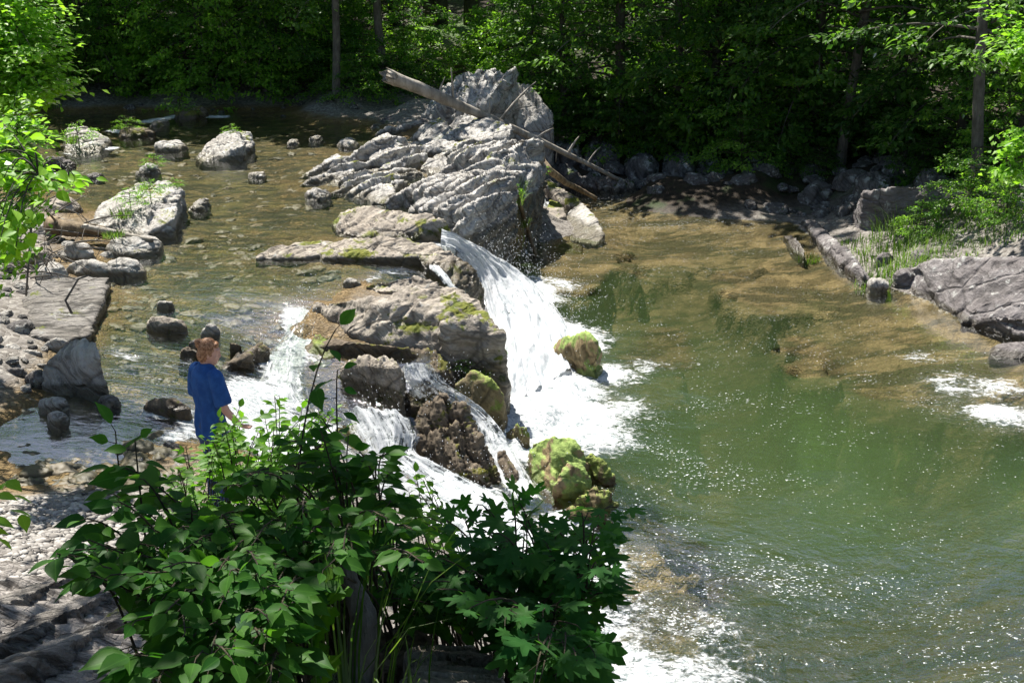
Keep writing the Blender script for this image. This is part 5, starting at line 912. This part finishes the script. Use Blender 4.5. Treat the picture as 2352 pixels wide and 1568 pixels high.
for i in range(26):
    b = P(rs.uniform(0, 190), rs.uniform(430, 640), .3); d = np.array([rs.uniform(.2, 1), rs.uniform(-.6, .2), rs.uniform(-.15, .6)]); L = rs.uniform(.5, 1.4)
    pth = bez(b, b + d * L * .5 + rs.normal(0, .1, 3), b + d * L + [0, 0, -.2 * L], 8); V, F = tapered(pth, .014, .004, 5); parts = [(V, F)]
    for j in range(3):
        q = pth[2 + j * 2 - 1]; e = q + rs.normal(0, .25, 3) * L; parts.append(tapered(bez(q, (q + e) / 2 + [0, 0, .05], e, 4), .006, .002, 4))
    V, F = join(parts); add('dead_twig', mesh(V - b, F, M['bark_light']), b, label='bare grey twig in the dry brush of the left bank', cat='twig', group='bare twigs of the left bank')
for i, (pts, l) in enumerate([([(75, 440), (72, 520), (66, 600), (60, 680)], 'long thin bare vine hanging down over the wide flat slab'), ([(165, 720), (150, 690), (180, 640), (205, 632)], 'short bare twig bent over the edge of the wide slab')]):
    q = np.array([Q(x, y, 10.2 + i) for x, y in pts]); V, F = tapered(q, .014, .008, 5); add('dead_twig', mesh(V - q[0], F, M['bark_light']), q[0], label=l, cat='twig')
# hammock in the forest
g0 = P(872, -5, 3.3); rs = np.random.RandomState(2)
q0, q1 = Q(868, 2, 41), Q(935, 2, 41.3); u = np.linspace(0, 1, 26); v = np.linspace(-1, 1, 9); V = []
for a in u:
    c = q0 * (1 - a) + q1 * a; c = c + [0, 0, -.55 * (1 - (2 * a - 1) ** 2)]; wd = .08 + .42 * math.sin(math.pi * a) ** .6
    for b in v: V.append(c + [0, b * wd * .8, .22 * abs(b) ** 2 * math.sin(math.pi * a)])
V = np.array(V); F = grid_faces(26, 9); t = MT('hammock_cloth'); M['hammock'] = t.done(t.mixs(.3, t.n('BsdfDiffuse', i_Color=(.20, .25, .25, 1)), t.n('BsdfTranslucent', i_Color=(.2, .25, .25, 1))))
hm = bpy.data.objects.new('hammock', None); COL.objects.link(hm); hm.location = q0; tag(hm, 'grey-green cloth hammock slung between trunks in the dark forest', 'hammock')
add('cloth', mesh(V - q0, F, M['hammock']), parent=hm)
for q, e in ((q0, q0 + [-.5, .1, .35]), (q1, q1 + [.5, .1, .35])):
    a, b = tapered(np.array([q, e]) - q0, .015, .015, 5); add('strap', mesh(a, b, M['twig']), parent=hm)
# ---------------------------------------------------------------- trees near the viewpoint
def near_tree(name, label, base, limbs, leafs, mat, ls, bark='bark', tpl=T_OV, seed=0, nl=26, spread=.35, tr=.12, cat='tree', flat=.45, up=1., jit=.45):
    "limbs: list of paths; leafs: list of (centre, radius, number of twigs) clouds fed by thin twigs"
    rs = np.random.RandomState(seed); root = bpy.data.objects.new(name, None); COL.objects.link(root); base = np.array(base, float); root.location = base; tag(root, label, cat)
    tv = [tapered(np.array(p) - base, r0, r1, 9, .04, seed) for p, r0, r1 in limbs]; ends = np.concatenate([np.array(p) for p, _, _ in limbs]) - base
    Pn, Ax, Nr, Sz = [], [], [], []
    for c, rad, k in leafs:
        c = np.array(c) - base; rad = np.array(rad) * np.ones(3)
        for j in range(k):
            e = c + norm(rs.normal(0, 1, 3)) * rad * rs.rand() ** .4; s_ = ends[np.argmin(((ends - c) ** 2).sum(1) + rs.rand(len(ends)) * .2)]; a = e + norm((s_ - e) * [1, 1, .3])[None][0] * min(.5, np.linalg.norm(s_ - e)) * 1.
            if j % 3 == 0: tv.append(tapered(bez(s_, (s_ + e) / 2 + [0, 0, .15], e, 6), .010 if ls > .1 else .0045, .002, 4))
            d = norm(e - a); t_ = rs.rand(nl) ** .8; pp = a + (e - a) * t_[:, None] * 1.1 + rs.normal(0, 1, (nl, 3)) * spread * np.array([.5, .5, .5 * flat]) * .6
            sd = np.cross(d, [0, 0, 1]); ax = d[None] + sd[None] * rs.choice([-1, 1], nl)[:, None] * rs.uniform(.3, 1.2, nl)[:, None] + rs.normal(0, .25, (nl, 3)); ax[:, 2] -= .25
            Pn.append(pp); Ax.append(ax); Nr.append(np.array([0, 0, up]) + rs.normal(0, jit, (nl, 3))); Sz.append(rs.uniform(.65, 1.15, nl) * ls)
    V, F = join(tv); add('trunk', mesh(V, F, M[bark]), parent=root)
    add('crown', leaves(np.concatenate(Pn), norm(np.concatenate(Ax)), norm(np.concatenate(Nr)), np.concatenate(Sz), tpl, M[mat]), parent=root); return root
# sunlit foliage of the left bank
b = np.array([-6.6, 11.5, .7])
near_tree('bank_tree', 'bright lime-green tree filling the upper left corner', b, [([b, b + [.2, .3, 2], b + [.6, .2, 4.2], b + [1., 0, 6.5]], .13, .06), ([b + [.3, .2, 2.2], b + [1.0, .1, 3.0], Q(60, 170, 12.2)], .05, .02), ([b + [.5, .2, 3.4], Q(30, 60, 12.5)], .04, .02)],
   [(Q(20, 30, 12.4), (.7, .8, .5), 34), (Q(55, 110, 12.2), (.45, .7, .25), 26), (Q(80, 175, 12.0), (.45, .6, .16), 24), (Q(105, 212, 11.9), (.32, .5, .07), 14), (Q(-20, 170, 12.2), (.5, .8, .5), 34), (Q(-60, 60, 12), (.8, .8, .8), 40), (Q(10, 235, 12.0), (.4, .6, .2), 20), (Q(-40, 300, 11.5), (.4, .6, .5), 26), (Q(60, -60, 12.5), (1.1, 1., .5), 30), (Q(-80, -200, 12.5), (1.5, 1.3, .8), 40)], 'leaf_sun', .085, seed=41, tpl=T_Q, nl=34, spread=.3)
b = np.array([-5.6, 9.6, .6])
near_tree('bank_sapling', 'mid green sapling below the lime-green tree at the left edge', b, [([b, b + [.1, .1, 1.2], Q(40, 330, 10.0)], .04, .015), ([b + [.05, 0, .8], Q(75, 430, 9.8)], .015, .008)],
   [(Q(40, 280, 10.2), (.2, .4, .18), 14), (Q(50, 330, 10.1), (.24, .4, .15), 16), (Q(20, 390, 9.9), (.25, .4, .2), 16), (Q(-30, 450, 9.8), (.25, .4, .35), 22), (Q(0, 540, 9.5), (.14, .3, .3), 12), (Q(-20, 620, 9.4), (.15, .3, .25), 12)], 'leaf_far2', .07, seed=42, tpl=T_Q, nl=24, spread=.24, cat='sapling', jit=.6)
b = np.array([-2.6, 3.2, 1.2])
near_tree('leafy_branch', 'large bright leaves hanging in from the left edge at mid height', b, [([b, b + [-.3, .6, 1.2], Q(-40, 380, 5.0), Q(90, 402, 5.0), Q(160, 425, 5.05)], .011, .003)],
   [(Q(20, 392, 5.0), (.16, .2, .05), 7), (Q(95, 405, 5.0), (.14, .15, .03), 6), (Q(145, 420, 5.05), (.07, .12, .03), 4), (Q(0, 460, 4.9), (.06, .2, .1), 5), (Q(-10, 590, 4.7), (.05, .2, .06), 4), (Q(5, 1170, 3.4), (.03, .1, .08), 4), (Q(-10, 540, 4.7), (.06, .1, .08), 4), (Q(0, 280, 5.2), (.14, .2, .1), 6)], 'leaf_sun', .064, seed=43, nl=10, spread=.13, cat='branch')
# branches entering at the right edge
b = np.array([7.4, 10.5, -.9])
near_tree('bank_tree', 'tree at the right edge reaching sunlit sprays into the picture', b, [([b, b + [0, 0, 2.5], b + [-.2, 0, 5], b + [-.3, 0, 8]], .16, .08), ([b + [0, 0, 3.4], Q(2420, 120, 12.4), Q(2330, 110, 12.3)], .04, .01), ([b + [0, 0, 2.4], Q(2420, 340, 12.2), Q(2310, 370, 12.0)], .04, .01)],
   [(Q(2345, 90, 12.4), (.28, .5, .12), 16), (Q(2325, 130, 12.3), (.2, .4, .08), 9), (Q(2375, 160, 12.3), (.25, .4, .12), 12), (Q(2325, 395, 12.1), (.18, .4, .06), 9), (Q(2345, 350, 12.2), (.2, .4, .10), 11), (Q(2330, 305, 12.2), (.12, .3, .05), 5), (Q(2400, 380, 12.), (.3, .4, .3), 16), (Q(2440, 60, 12.), (.5, .4, .8), 30), (Q(2262, 12, 12.5), (.05, .1, .1), 3)], 'leaf_sun', .085, seed=44, tpl=T_Q, nl=26, spread=.2)
# overhanging tree above the viewpoint that dapples the near bank
b = np.array([-3.4, -.6, 2.4])
near_tree('overhanging_tree', 'overhanging tree beside the viewpoint shading the near bank', b, [([b, b + [.1, .3, 2.5], b + [.5, 1.5, 5.5], b + [.9, 3.0, 8.]], .24, .08), ([b + [.3, .8, 3.6], (-2.6, 3, 6.6), (-1.2, 5.2, 7.0), (.2, 6.4, 7.2)], .08, .02), ([b + [.2, .6, 3.], (-3.8, 4, 6.2), (-3.9, 8, 7.), (-3.7, 11, 7.4)], .08, .02)],
   [((-2.1, 4.5, 6.8), (1.0, .8, .5), 40), ((-1.2, 4.7, 6.9), (1.0, .9, .4), 42), ((-.3, 4.9, 7.1), (.8, .8, .4), 26), ((-2.3, 5.2, 6.6), (.8, 1., .4), 20), ((-4.3, 8.2, 6.8), (.8, 1.6, .5), 40), ((-4.2, 11.0, 7.2), (.9, 1.2, .5), 30), ((-2.6, 8.2, 6.9), (.35, .4, .3), 6), ((-2.3, 3, 6.2), (1., 1., .6), 40)], 'leaf_dark', .13, seed=45, tpl=T_Q, nl=26, spread=.6)
# ---------------------------------------------------------------- foreground shrubs
def shrub_near(name, label, base, tips, mat, ls, tpl, seed, per=8, stemr=.005, cat='shrub', twl=.32, nodes=None, jit=.42, up=(0, -.12, 1), drop=.2):
    rs = np.random.RandomState(seed); root = bpy.data.objects.new(name, None); COL.objects.link(root); base = np.array(base, float); root.location = base; tag(root, label, cat)
    tv, Pn, Ax, Nr, Sz = [], [], [], [], []
    for i, e in enumerate(tips):
        e = np.array(e) - base; s0 = np.clip(rs.normal(0, .12, 3), -.15, .15) * [1, .6, 0]; c = s0 * .5 + e * .45 + [0, 0, .35 * np.linalg.norm(e)] + rs.normal(0, .05, 3); pth = bez(s0, c, e, 12); tv.append(tapered(pth, stemr, .0015, 5))
        d = norm(pth[-1] - pth[-4]); d[2] *= .5; L = twl * rs.uniform(.7, 1.2)
        n = per; t_ = np.linspace(0, 1, n) ** .9; kk = (11 - t_[::-1] * min(8, 11 * L / max(.3, np.linalg.norm(e)))); pp = np.stack([np.interp(kk, range(12), pth[:, a]) for a in range(3)], 1)
        al = np.where(np.arange(n) % 2, 1, -1); sd = norm(np.cross(d, [0, 0, 1])); ang = rs.uniform(.6, 1.3, n); ang[-1] = .1
        ax = d[None] * np.cos(ang)[:, None] + sd[None] * (al * np.sin(ang))[:, None] + rs.normal(0, .18, (n, 3)); ax[:, 2] -= drop * rs.rand(n) * 1.6
        pet = norm(ax) * ls * .22; Pn.append(pp + pet); Ax.append(ax); Nr.append(np.array(up) + rs.normal(0, jit, (n, 3))); Sz.append(rs.uniform(.45, 1.25, n) * ls * (1.05 - .35 * t_))
        for q, a_ in zip(pp[::1], pet): tv.append(tube(np.array([q, q + a_]), [.0012, .001], 3, False))
    V, F = join(tv); add('stem', mesh(V, F, M['twig']), parent=root)
    add('foliage', leaves(np.concatenate(Pn), norm(np.concatenate(Ax)), norm(np.concatenate(Nr)), np.concatenate(Sz), tpl, M[mat]), parent=root); return root
def intri(poly, n, d0, d1, seed, pull=.0):
    rs = np.random.RandomState(seed); pa = np.array(poly, float); out = []
    while len(out) < n:
        q = rs.uniform(pa.min(0), pa.max(0))
        if inpoly(q[None], poly)[0]:
            f = (q[1] - pa[:, 1].min()) / (pa[:, 1].max() - pa[:, 1].min()); out.append(Q(q[0], q[1], (d1 + (d0 - d1) * f) * rs.uniform(.93, 1.07)))
    return out
def gb(x, y): return np.array([x, y, GZ(x, y) - .03])
shrub_near('broadleaf_shrub', 'dark broad-leaved shrub filling the lower left foreground', gb(-.55, 2.35), intri([(120, 1290), (240, 1170), (270, 1010), (330, 1010), (420, 1130), (560, 1180), (640, 1300), (640, 1500), (420, 1480), (330, 1350), (200, 1330)], 70, 2.1, 2.6, 1), 'leaf_dark', .057, T_OV, 51, 12)
shrub_near('broadleaf_shrub', 'dark broad-leaved shrub in the bottom middle foreground', gb(-.45, 3.0), intri([(420, 1180), (600, 1050), (760, 960), (900, 1050), (960, 1180), (1000, 1310), (800, 1320), (660, 1430), (620, 1568), (400, 1500), (360, 1330)], 92, 2.0, 2.8, 2), 'leaf_dark', .056, T_OV, 52, 12)
shrub_near('broadleaf_shrub', 'lowest dark shrub in deep shade at the bottom left edge of the leaves', gb(-.6, 2.2), intri([(300, 1420), (560, 1380), (660, 1430), (640, 1600), (260, 1600)], 26, 2.0, 2.3, 3), 'leaf_dark', .075, T_OV, 53, 9)
shrub_near('tall_stem_shrub', 'slim tall stem with big drooping leaves standing up against the white rapid', gb(-.42, 2.5), [Q(770, 758, 2.75), Q(775, 850, 2.75), Q(740, 960, 2.75), Q(800, 1000, 2.8)], 'leaf_dark', .082, T_OV, 54, 9, .004, 'shrub', .6, drop=.5)
shrub_near('broadleaf_shrub', 'few long stems with large leaves reaching left over the gravel', gb(-.7, 2.4), [Q(265, 990, 2.7), Q(310, 1010, 2.6), Q(280, 1070, 2.6), Q(200, 1190, 2.4), Q(130, 1270, 2.3), Q(210, 1320, 2.3), Q(330, 1100, 2.5), Q(245, 1250, 2.4), Q(270, 1160, 2.45)], 'leaf_dark', .085, T_OV, 59, 7)
shrub_near('broadleaf_shrub', 'dark leaves between the stump and the maple sapling', gb(-.1, 3.2), intri([(830, 1260), (1020, 1260), (1100, 1400), (960, 1440), (840, 1400)], 34, 3.0, 3.3, 8), 'leaf_dark', .065, T_OV, 60, 9)
shrub_near('maple_sapling', 'maple sapling with pointed lobed leaves at the bottom centre right', gb(.12, 2.7), intri([(960, 1190), (1110, 1140), (1250, 1160), (1440, 1150), (1400, 1290), (1370, 1420), (1380, 1568), (1200, 1568), (1150, 1450), (1000, 1400), (900, 1250)], 84, 2.5, 3.0, 4), 'leaf_maple', .105, T_MA, 55, 7, .006, 'sapling')
shrub_near('small_leaf_shrub', 'bright small-leaved shrub around the legs of the person', gb(-1.15, 4.0), intri([(440, 1000), (520, 950), (620, 900), (700, 880), (800, 960), (840, 1100), (760, 1240), (560, 1260), (400, 1200), (380, 1080)], 150, 4.0, 4.6, 5), 'leaf_small', .05, T_OV, 56, 12, .004, jit=.4)
shrub_near('small_leaf_shrub', 'second small-leaved shrub low behind the dark leaves', gb(-.65, 3.6), intri([(640, 1150), (820, 1080), (900, 1200), (900, 1330), (700, 1350), (520, 1300)], 55, 3.6, 3.9, 6), 'leaf_small', .05, T_OV, 57, 12, .004, jit=.4)
shrub_near('cascade_sprig', 'light feathery sprig in front of the near cascade', gb(-.1, 3.4), intri([(880, 1070), (980, 1060), (1040, 1180), (960, 1210)], 16, 3.6, 3.9, 7), 'leaf_small', .05, T_OV, 58, 9, .003, jit=.4)
for i, (px, py, n, h, l) in enumerate([(790, 1560, 46, .62, 'long grass stems rising before the bottom rocks'), (700, 1568, 30, .45, 'sparser grass stems left of the long ones'), (880, 1568, 26, .35, 'short grass stems beside the dappled rock')]):
    g = Q(px, py + 90, 2.75); g[2] = max(g[2], GZ(g[0], g[1])); tuft('grass_clump', l, g, n, .14, h * .5, h, .006, 400 + i, lean=.22)
g = Q(720, 1500, 2.4)
V, F = tapered([g + [0, 0, -.5], g + [0, 0, -.1], g + [.0, -.02, .12]], .004, .002, 5); rt = bpy.data.objects.new('dandelion_weed', None); COL.objects.link(rt); rt.location = g; tag(rt, 'upright weed with jagged pale green leaves at the bottom centre', 'weed')
add('stem', mesh(V - g, F, M['grass'], att=dict(rnd=np.full(len(V), .4))), parent=rt)
rs = np.random.RandomState(9); n = 16; az = rs.uniform(0, 6.3, n); jt = [[0, 0, 0]]; 
for k in range(1, 10): jt += [[k * .11, -.05 - .09 * (k % 2) - .012 * k, .02], [k * .11, .05 + .09 * (k % 2) + .012 * k, .02]]
jt.append([1.1, 0, 0]); jf = [[0, 1, 2]] + [x for k in range(8) for x in ([1 + 2 * k, 3 + 2 * k, 4 + 2 * k], [1 + 2 * k, 4 + 2 * k, 2 + 2 * k])] + [[17, 19, 18]]
add('foliage', leaves(np.stack([0 * az, 0 * az, rs.uniform(-.25, .12, n)], 1), np.stack([np.cos(az), np.sin(az), rs.uniform(.2, 1.2, n)], 1), np.stack([-np.cos(az), -np.sin(az), 1 + 0 * az], 1), .085, (np.array(jt), np.array(jf)), M['leaf_small']), parent=rt)
# weathered stump between the shrubs
sb = Q(815, 1568, 2.75); st = [sb + [0, 0, -.4], sb + [.0, .02, .0], sb + [.02, .03, .15], sb + [-.02, .05, .30]]
V, F = tube(np.array(st), [.034, .03, .026, .010], 14); V = V + norm(V - sb) * ((ridged(V * [14, 14, 3], 3, 3) - .5) * .03)[:, None]
m = remesh(V, F, .008, 1); v = vco(m); nn_ = vno(m); v = v + nn_ * ((ridged(v * [22, 22, 4], 3, 3) - .5) * .022)[:, None] - sb; m.vertices.foreach_set('co', v.astype(np.float32).ravel()); m.materials.clear(); m.materials.append(M['bark_light'])
add('tree_stump', m, sb, label='small splintered brown stump poking up among the dark leaves', cat='stump')
# ---------------------------------------------------------------- person
def simple(name, col, rough=.7, nscale=0, namp=.0, sss=0, col2=None):
    t = MT(name); o = t.obj(); k = dict(Base_Color=c4(col), Roughness=rough)
    n = t.noise(o, nscale or 10, 5, .6)
    if col2: k['Base_Color'] = t.mix(t.rng(n, .35, .65), col, col2)
    if namp: k['Normal'] = t.bump(n, .6, namp)
    if sss: k['Subsurface_Weight'] = sss; k['Subsurface_Radius'] = (.02, .008, .004); k['Subsurface_Scale'] = .5
    k['Specular_IOR_Level'] = .3
    return t.done(t.pr(**k))
M['skin'] = simple('skin', (.58, .34, .26), .5, 60, .001, .1)
M['shirt'] = simple('blue_shirt', (.016, .07, .24), .85, 14, .008, 0, (.024, .10, .31))
M['jeans'] = simple('blue_jeans', (.035, .06, .14), .85, 40, .003, 0, (.06, .10, .22))
M['hair'] = simple('red_hair', (.17, .07, .03), .45, 70, .006, 0, (.48, .26, .14))
M['shoe'] = simple('dark_shoes', (.03, .03, .03), .6)
def ring_body(rings, n=28):
    "rings: (cx, cy, z, rx, ry[, tiltx])"
    V = []
    for r in rings:
        a = np.linspace(0, 2 * math.pi, n, endpoint=False); e = r[5] if len(r) > 5 else 2.2
        c, s_ = np.cos(a), np.sin(a); x = np.sign(c) * np.abs(c) ** (2 / e) * r[3]; y = np.sign(s_) * np.abs(s_) ** (2 / e) * r[4]; V.append(np.stack([r[0] + x, r[1] + y, np.full(n, r[2])], 1))
    V = np.concatenate(V); F = []
    for i in range(len(rings) - 1):
        for j in range(n): F.append((i * n + j, i * n + (j + 1) % n, (i + 1) * n + (j + 1) % n, (i + 1) * n + j))
    F.append(tuple(range(n))[::-1]); F.append(tuple((len(rings) - 1) * n + j for j in range(n))); return V, F
def ball(c, r, n=16):
    c = np.array(c, float); r = np.array(r, float) * np.ones(3); V = []; 
    for i in range(1, n):
        t_ = math.pi * i / n
        for j in range(n * 2): a = math.pi * j / n; V.append(c + r * [math.sin(t_) * math.cos(a), math.sin(t_) * math.sin(a), math.cos(t_)])
    V.append(c + r * [0, 0, 1]); V.append(c - r * [0, 0, 1]); k = 2 * n; F = [(i * k + j, (i + 1) * k + j, (i + 1) * k + (j + 1) % k, i * k + (j + 1) % k) for i in range(n - 2) for j in range(k)]
    T = len(V) - 2; F += [(T, j, (j + 1) % k) for j in range(k)] + [(T + 1, (n - 2) * k + (j + 1) % k, (n - 2) * k + j) for j in range(k)]; return np.array(V), F
def limb(p, r): 
    p = np.array(p, float); k = 14; tt = np.linspace(0, len(p) - 1, k); q = np.stack([np.interp(tt, range(len(p)), p[:, a]) for a in range(3)], 1); rr_ = np.interp(tt, range(len(p)), r); q[1:-1] = (q[:-2] + 2 * q[1:-1] + q[2:]) / 4; return tube(q, rr_, 16)
def rot(V, c, yaw=0, pitch=0, roll=0):
    Mx = Matrix.Rotation(yaw, 3, 'Z') @ Matrix.Rotation(pitch, 3, 'X') @ Matrix.Rotation(roll, 3, 'Y'); return (V - c) @ np.array(Mx).T + c
# person frame: x to the person's right, y forward, z up; 1.66 m tall
hip = np.array([0, 0, .92]); neckc = np.array([0, .015, 1.43]); hyaw = R(-38); hpitch = R(-12)
def head_parts():
    hc = np.array([0, .03, 1.545]); P_ = [ball(hc + [0, .0, .01], (.073, .092, .098)), ball(hc + [0, .035, -.035], (.056, .062, .075)), ball(hc + [0, .058, -.078], (.030, .030, .026)),
        ball(hc + [0, .100, -.018], (.012, .016, .017)), ball(hc + [0, .092, .005], (.009, .014, .028)), ball(hc + [0, .088, -.05], (.024, .012, .009)), ball(hc + [0, .078, .035], (.055, .02, .012)),
        ball(hc + [.074, -.002, -.008], (.011, .018, .031)), ball(hc + [-.074, -.002, -.008], (.011, .018, .031)), ball(hc + [.04, .06, -.02], (.022, .022, .02)), ball(hc + [-.04, .06, -.02], (.022, .022, .02))]
    return [(rot(v, np.array([0, .0, 1.47]), hyaw, hpitch), f) for v, f in P_]
sR, sL = np.array([.165, .0, 1.365]), np.array([-.165, 0, 1.365])
armR = [sR, [.215, .01, 1.20], [.225, .03, 1.08], [.21, .12, .98], [.185, .20, .90]]; armL = [sL, [-.215, .0, 1.20], [-.225, .03, 1.08], [-.20, .13, .99], [-.15, .22, .93]]
def hand(w_, d, side):
    "palm, four unequal curled fingers and a thumb leaving the side of the palm"
    w_ = np.array(w_); d = norm(np.array(d, float)); up = norm(np.cross(d, [side, 0, .3])); lat = np.cross(d, up); out = []
    pc = w_ + d * .045; v, f = ball([0, 0, 0], (.038, .045, .016)); B = np.stack([lat, d, up], 0); out.append((v @ B + pc, f))
    for k, (o, L) in enumerate([(-.027, .066), (-.009, .074), (.009, .070), (.026, .054)]):
        a = w_ + d * .08 + lat * o; b = a + d * L * .45 - up * .006; c = b + d * L * .3 - up * L * .28; e = c + d * L * .12 - up * L * .3; out.append(limb([a - d * .02, a, b, c, e], [.0095, .009, .0085, .0078, .0065]))
    a = w_ + d * .025 - lat * .03; b = a - lat * .024 + d * .022 - up * .008; c = b - lat * .006 + d * .026 - up * .012; out.append(limb([a, b, c], [.012, .0105, .008])); return out
body = head_parts() + [limb([neckc + [0, -.01, -.10], neckc + [0, -.005, 0], [0, .02, 1.52]], [.062, .052, .052]),
    ring_body([(0, 0, .90, .150, .105), (0, 0, .98, .142, .10), (0, .01, 1.08, .122, .088), (0, .01, 1.18, .136, .10), (0, .01, 1.28, .150, .108), (0, .0, 1.36, .150, .09), (0, 0, 1.41, .10, .065), (0, 0, 1.44, .055, .05)]),
    limb(armR, [.052, .044, .038, .031, .023]), limb(armL, [.052, .044, .038, .031, .023]),
    limb([[.085, 0, .90], [.09, .0, .70], [.092, .02, .50], [.095, .0, .30], [.10, -.01, .09]], [.092, .078, .056, .050, .036]), limb([[-.085, 0, .90], [-.09, .02, .70], [-.095, .05, .50], [-.10, .02, .30], [-.105, .02, .09]], [.092, .078, .056, .050, .036]),
    limb([[.10, -.03, .05], [.105, .05, .04], [.11, .14, .03]], [.035, .034, .025]), limb([[-.105, -.01, .05], [-.11, .07, .04], [-.115, .16, .03]], [.035, .034, .025])]
body += hand(armR[-1], [-.10, .75, -.65], 1) + hand(armL[-1], [.3, .8, -.5], -1)
pv = P(505, 1200, -.27); pz = -.27 ; PLOC = np.array([pv[0], pv[1], pz]); PYAW = R(-42)
pr = bpy.data.objects.new('person', None); COL.objects.link(pr)
def fin(name, parts, vox, mat, parent, sm=3, disp=None):
    V, F = join(parts); m = remesh(V, F, vox, sm); m.materials.clear(); m.materials.append(M[mat]); m.polygons.foreach_set('use_smooth', np.ones(len(m.polygons), bool))
    if disp: v = vco(m); v = v + vno(m) * disp(v)[:, None]; m.vertices.foreach_set('co', v.astype(np.float32).ravel())
    return add(name, m, parent=parent)
fin('body', body, .0055, 'skin', pr)
shirt = [ring_body([(0, .0, .83, .178, .132), (0, .0, .90, .172, .128), (0, .0, 1.0, .155, .118), (0, .01, 1.08, .146, .110), (0, .01, 1.18, .156, .118), (0, .005, 1.28, .168, .124), (0, .0, 1.35, .172, .108), (0, -.002, 1.395, .135, .085), (0, .0, 1.43, .083, .068), (0, .005, 1.448, .068, .060)]),
    limb([[.12, 0, 1.37], [.175, 0, 1.355], [.212, .01, 1.24], [.232, .02, 1.14]], [.06, .068, .066, .066]), limb([[-.12, 0, 1.37], [-.175, 0, 1.355], [-.212, .0, 1.24], [-.232, .02, 1.14]], [.06, .068, .066, .066])]
def folds(v):
    q = v * [9, 9, 3.2]; f = ridged(q + [0, 0, 2], 2, 5) - .5
    k = np.clip((1.38 - v[:, 2]) / .2, .15, 1); return f * .045 * k
fin('shirt', shirt, .007, 'shirt', pr, 2, folds)
jeans = [ring_body([(0, 0, .80, .165, .118), (0, 0, .88, .168, .118), (0, 0, .97, .155, .108)])] + [limb([[s_ * .085, 0, .86], [s_ * .09, y1, .70], [s_ * .095, y1 + .02, .50], [s_ * .10, y1, .30], [s_ * .103, y1 * .6, .10]], [.095, .086, .068, .062, .058]) for s_, y1 in ((1, 0.), (-1, .03))]
fin('jeans', jeans, .008, 'jeans', pr, 2, lambda v: (ridged(v * [10, 10, 6], 3, 8) - .55) * .014)
hc = np.array([0, .03, 1.545]); hp = [ball(hc + [0, -.015, .022], (.082, .092, .098)), ball(hc + [0, -.045, -.03], (.066, .062, .07)), ball(hc + [.0, -.098, .058], (.040, .036, .040)), ball(hc + [.012, -.115, .075], (.024, .022, .022)), ball(hc + [-.018, -.105, .04], (.022, .02, .024)), ball(hc + [.07, -.01, .0], (.014, .03, .045)), ball(hc + [-.07, -.01, .0], (.014, .03, .045)), ball(hc + [0, .055, .07], (.055, .03, .026))]
hp = [(rot(v, np.array([0, .0, 1.47]), hyaw, hpitch), f) for v, f in hp]
hr = fin('hair', hp, .005, 'hair', pr, 1, lambda v: (ridged(v * [26, 26, 26], 3, 4) - .55) * .006)
rs = np.random.RandomState(4); wv = []
for i in range(60):
    a = hc + norm(rs.normal(0, 1, 3)) * [.082, .095, .095] + [0, -.02, .015]; 
    if a[1] > hc[1] + .03: continue
    e = a + norm(a - hc) * rs.uniform(.005, .03) + rs.normal(0, .012, 3); v, f = tube(bez(a, (a + e) / 2 + rs.normal(0, .008, 3), e, 5), [.0014, .0013, .0012, .001, .0006], 4); wv.append((rot(v, np.array([0, .0, 1.47]), hyaw, hpitch), f))
V, F = join(wv); add('loose_strands', mesh(V, F, M['hair']), parent=hr)
for s_, y0 in ((1, 0), (-1, .02)):
    fin('shoe', [limb([[s_ * .103, y0 - .05, .045], [s_ * .108, y0 + .06, .04], [s_ * .113, y0 + .16, .032]], [.048, .05, .036])], .008, 'shoe', pr, 2)
pr.location = PLOC; pr.scale = (.76, .82, .93); pr.rotation_euler = (0, 0, PYAW); tag(pr, 'person in a blue t-shirt with reddish hair in a bun, standing behind the shrub', 'person')
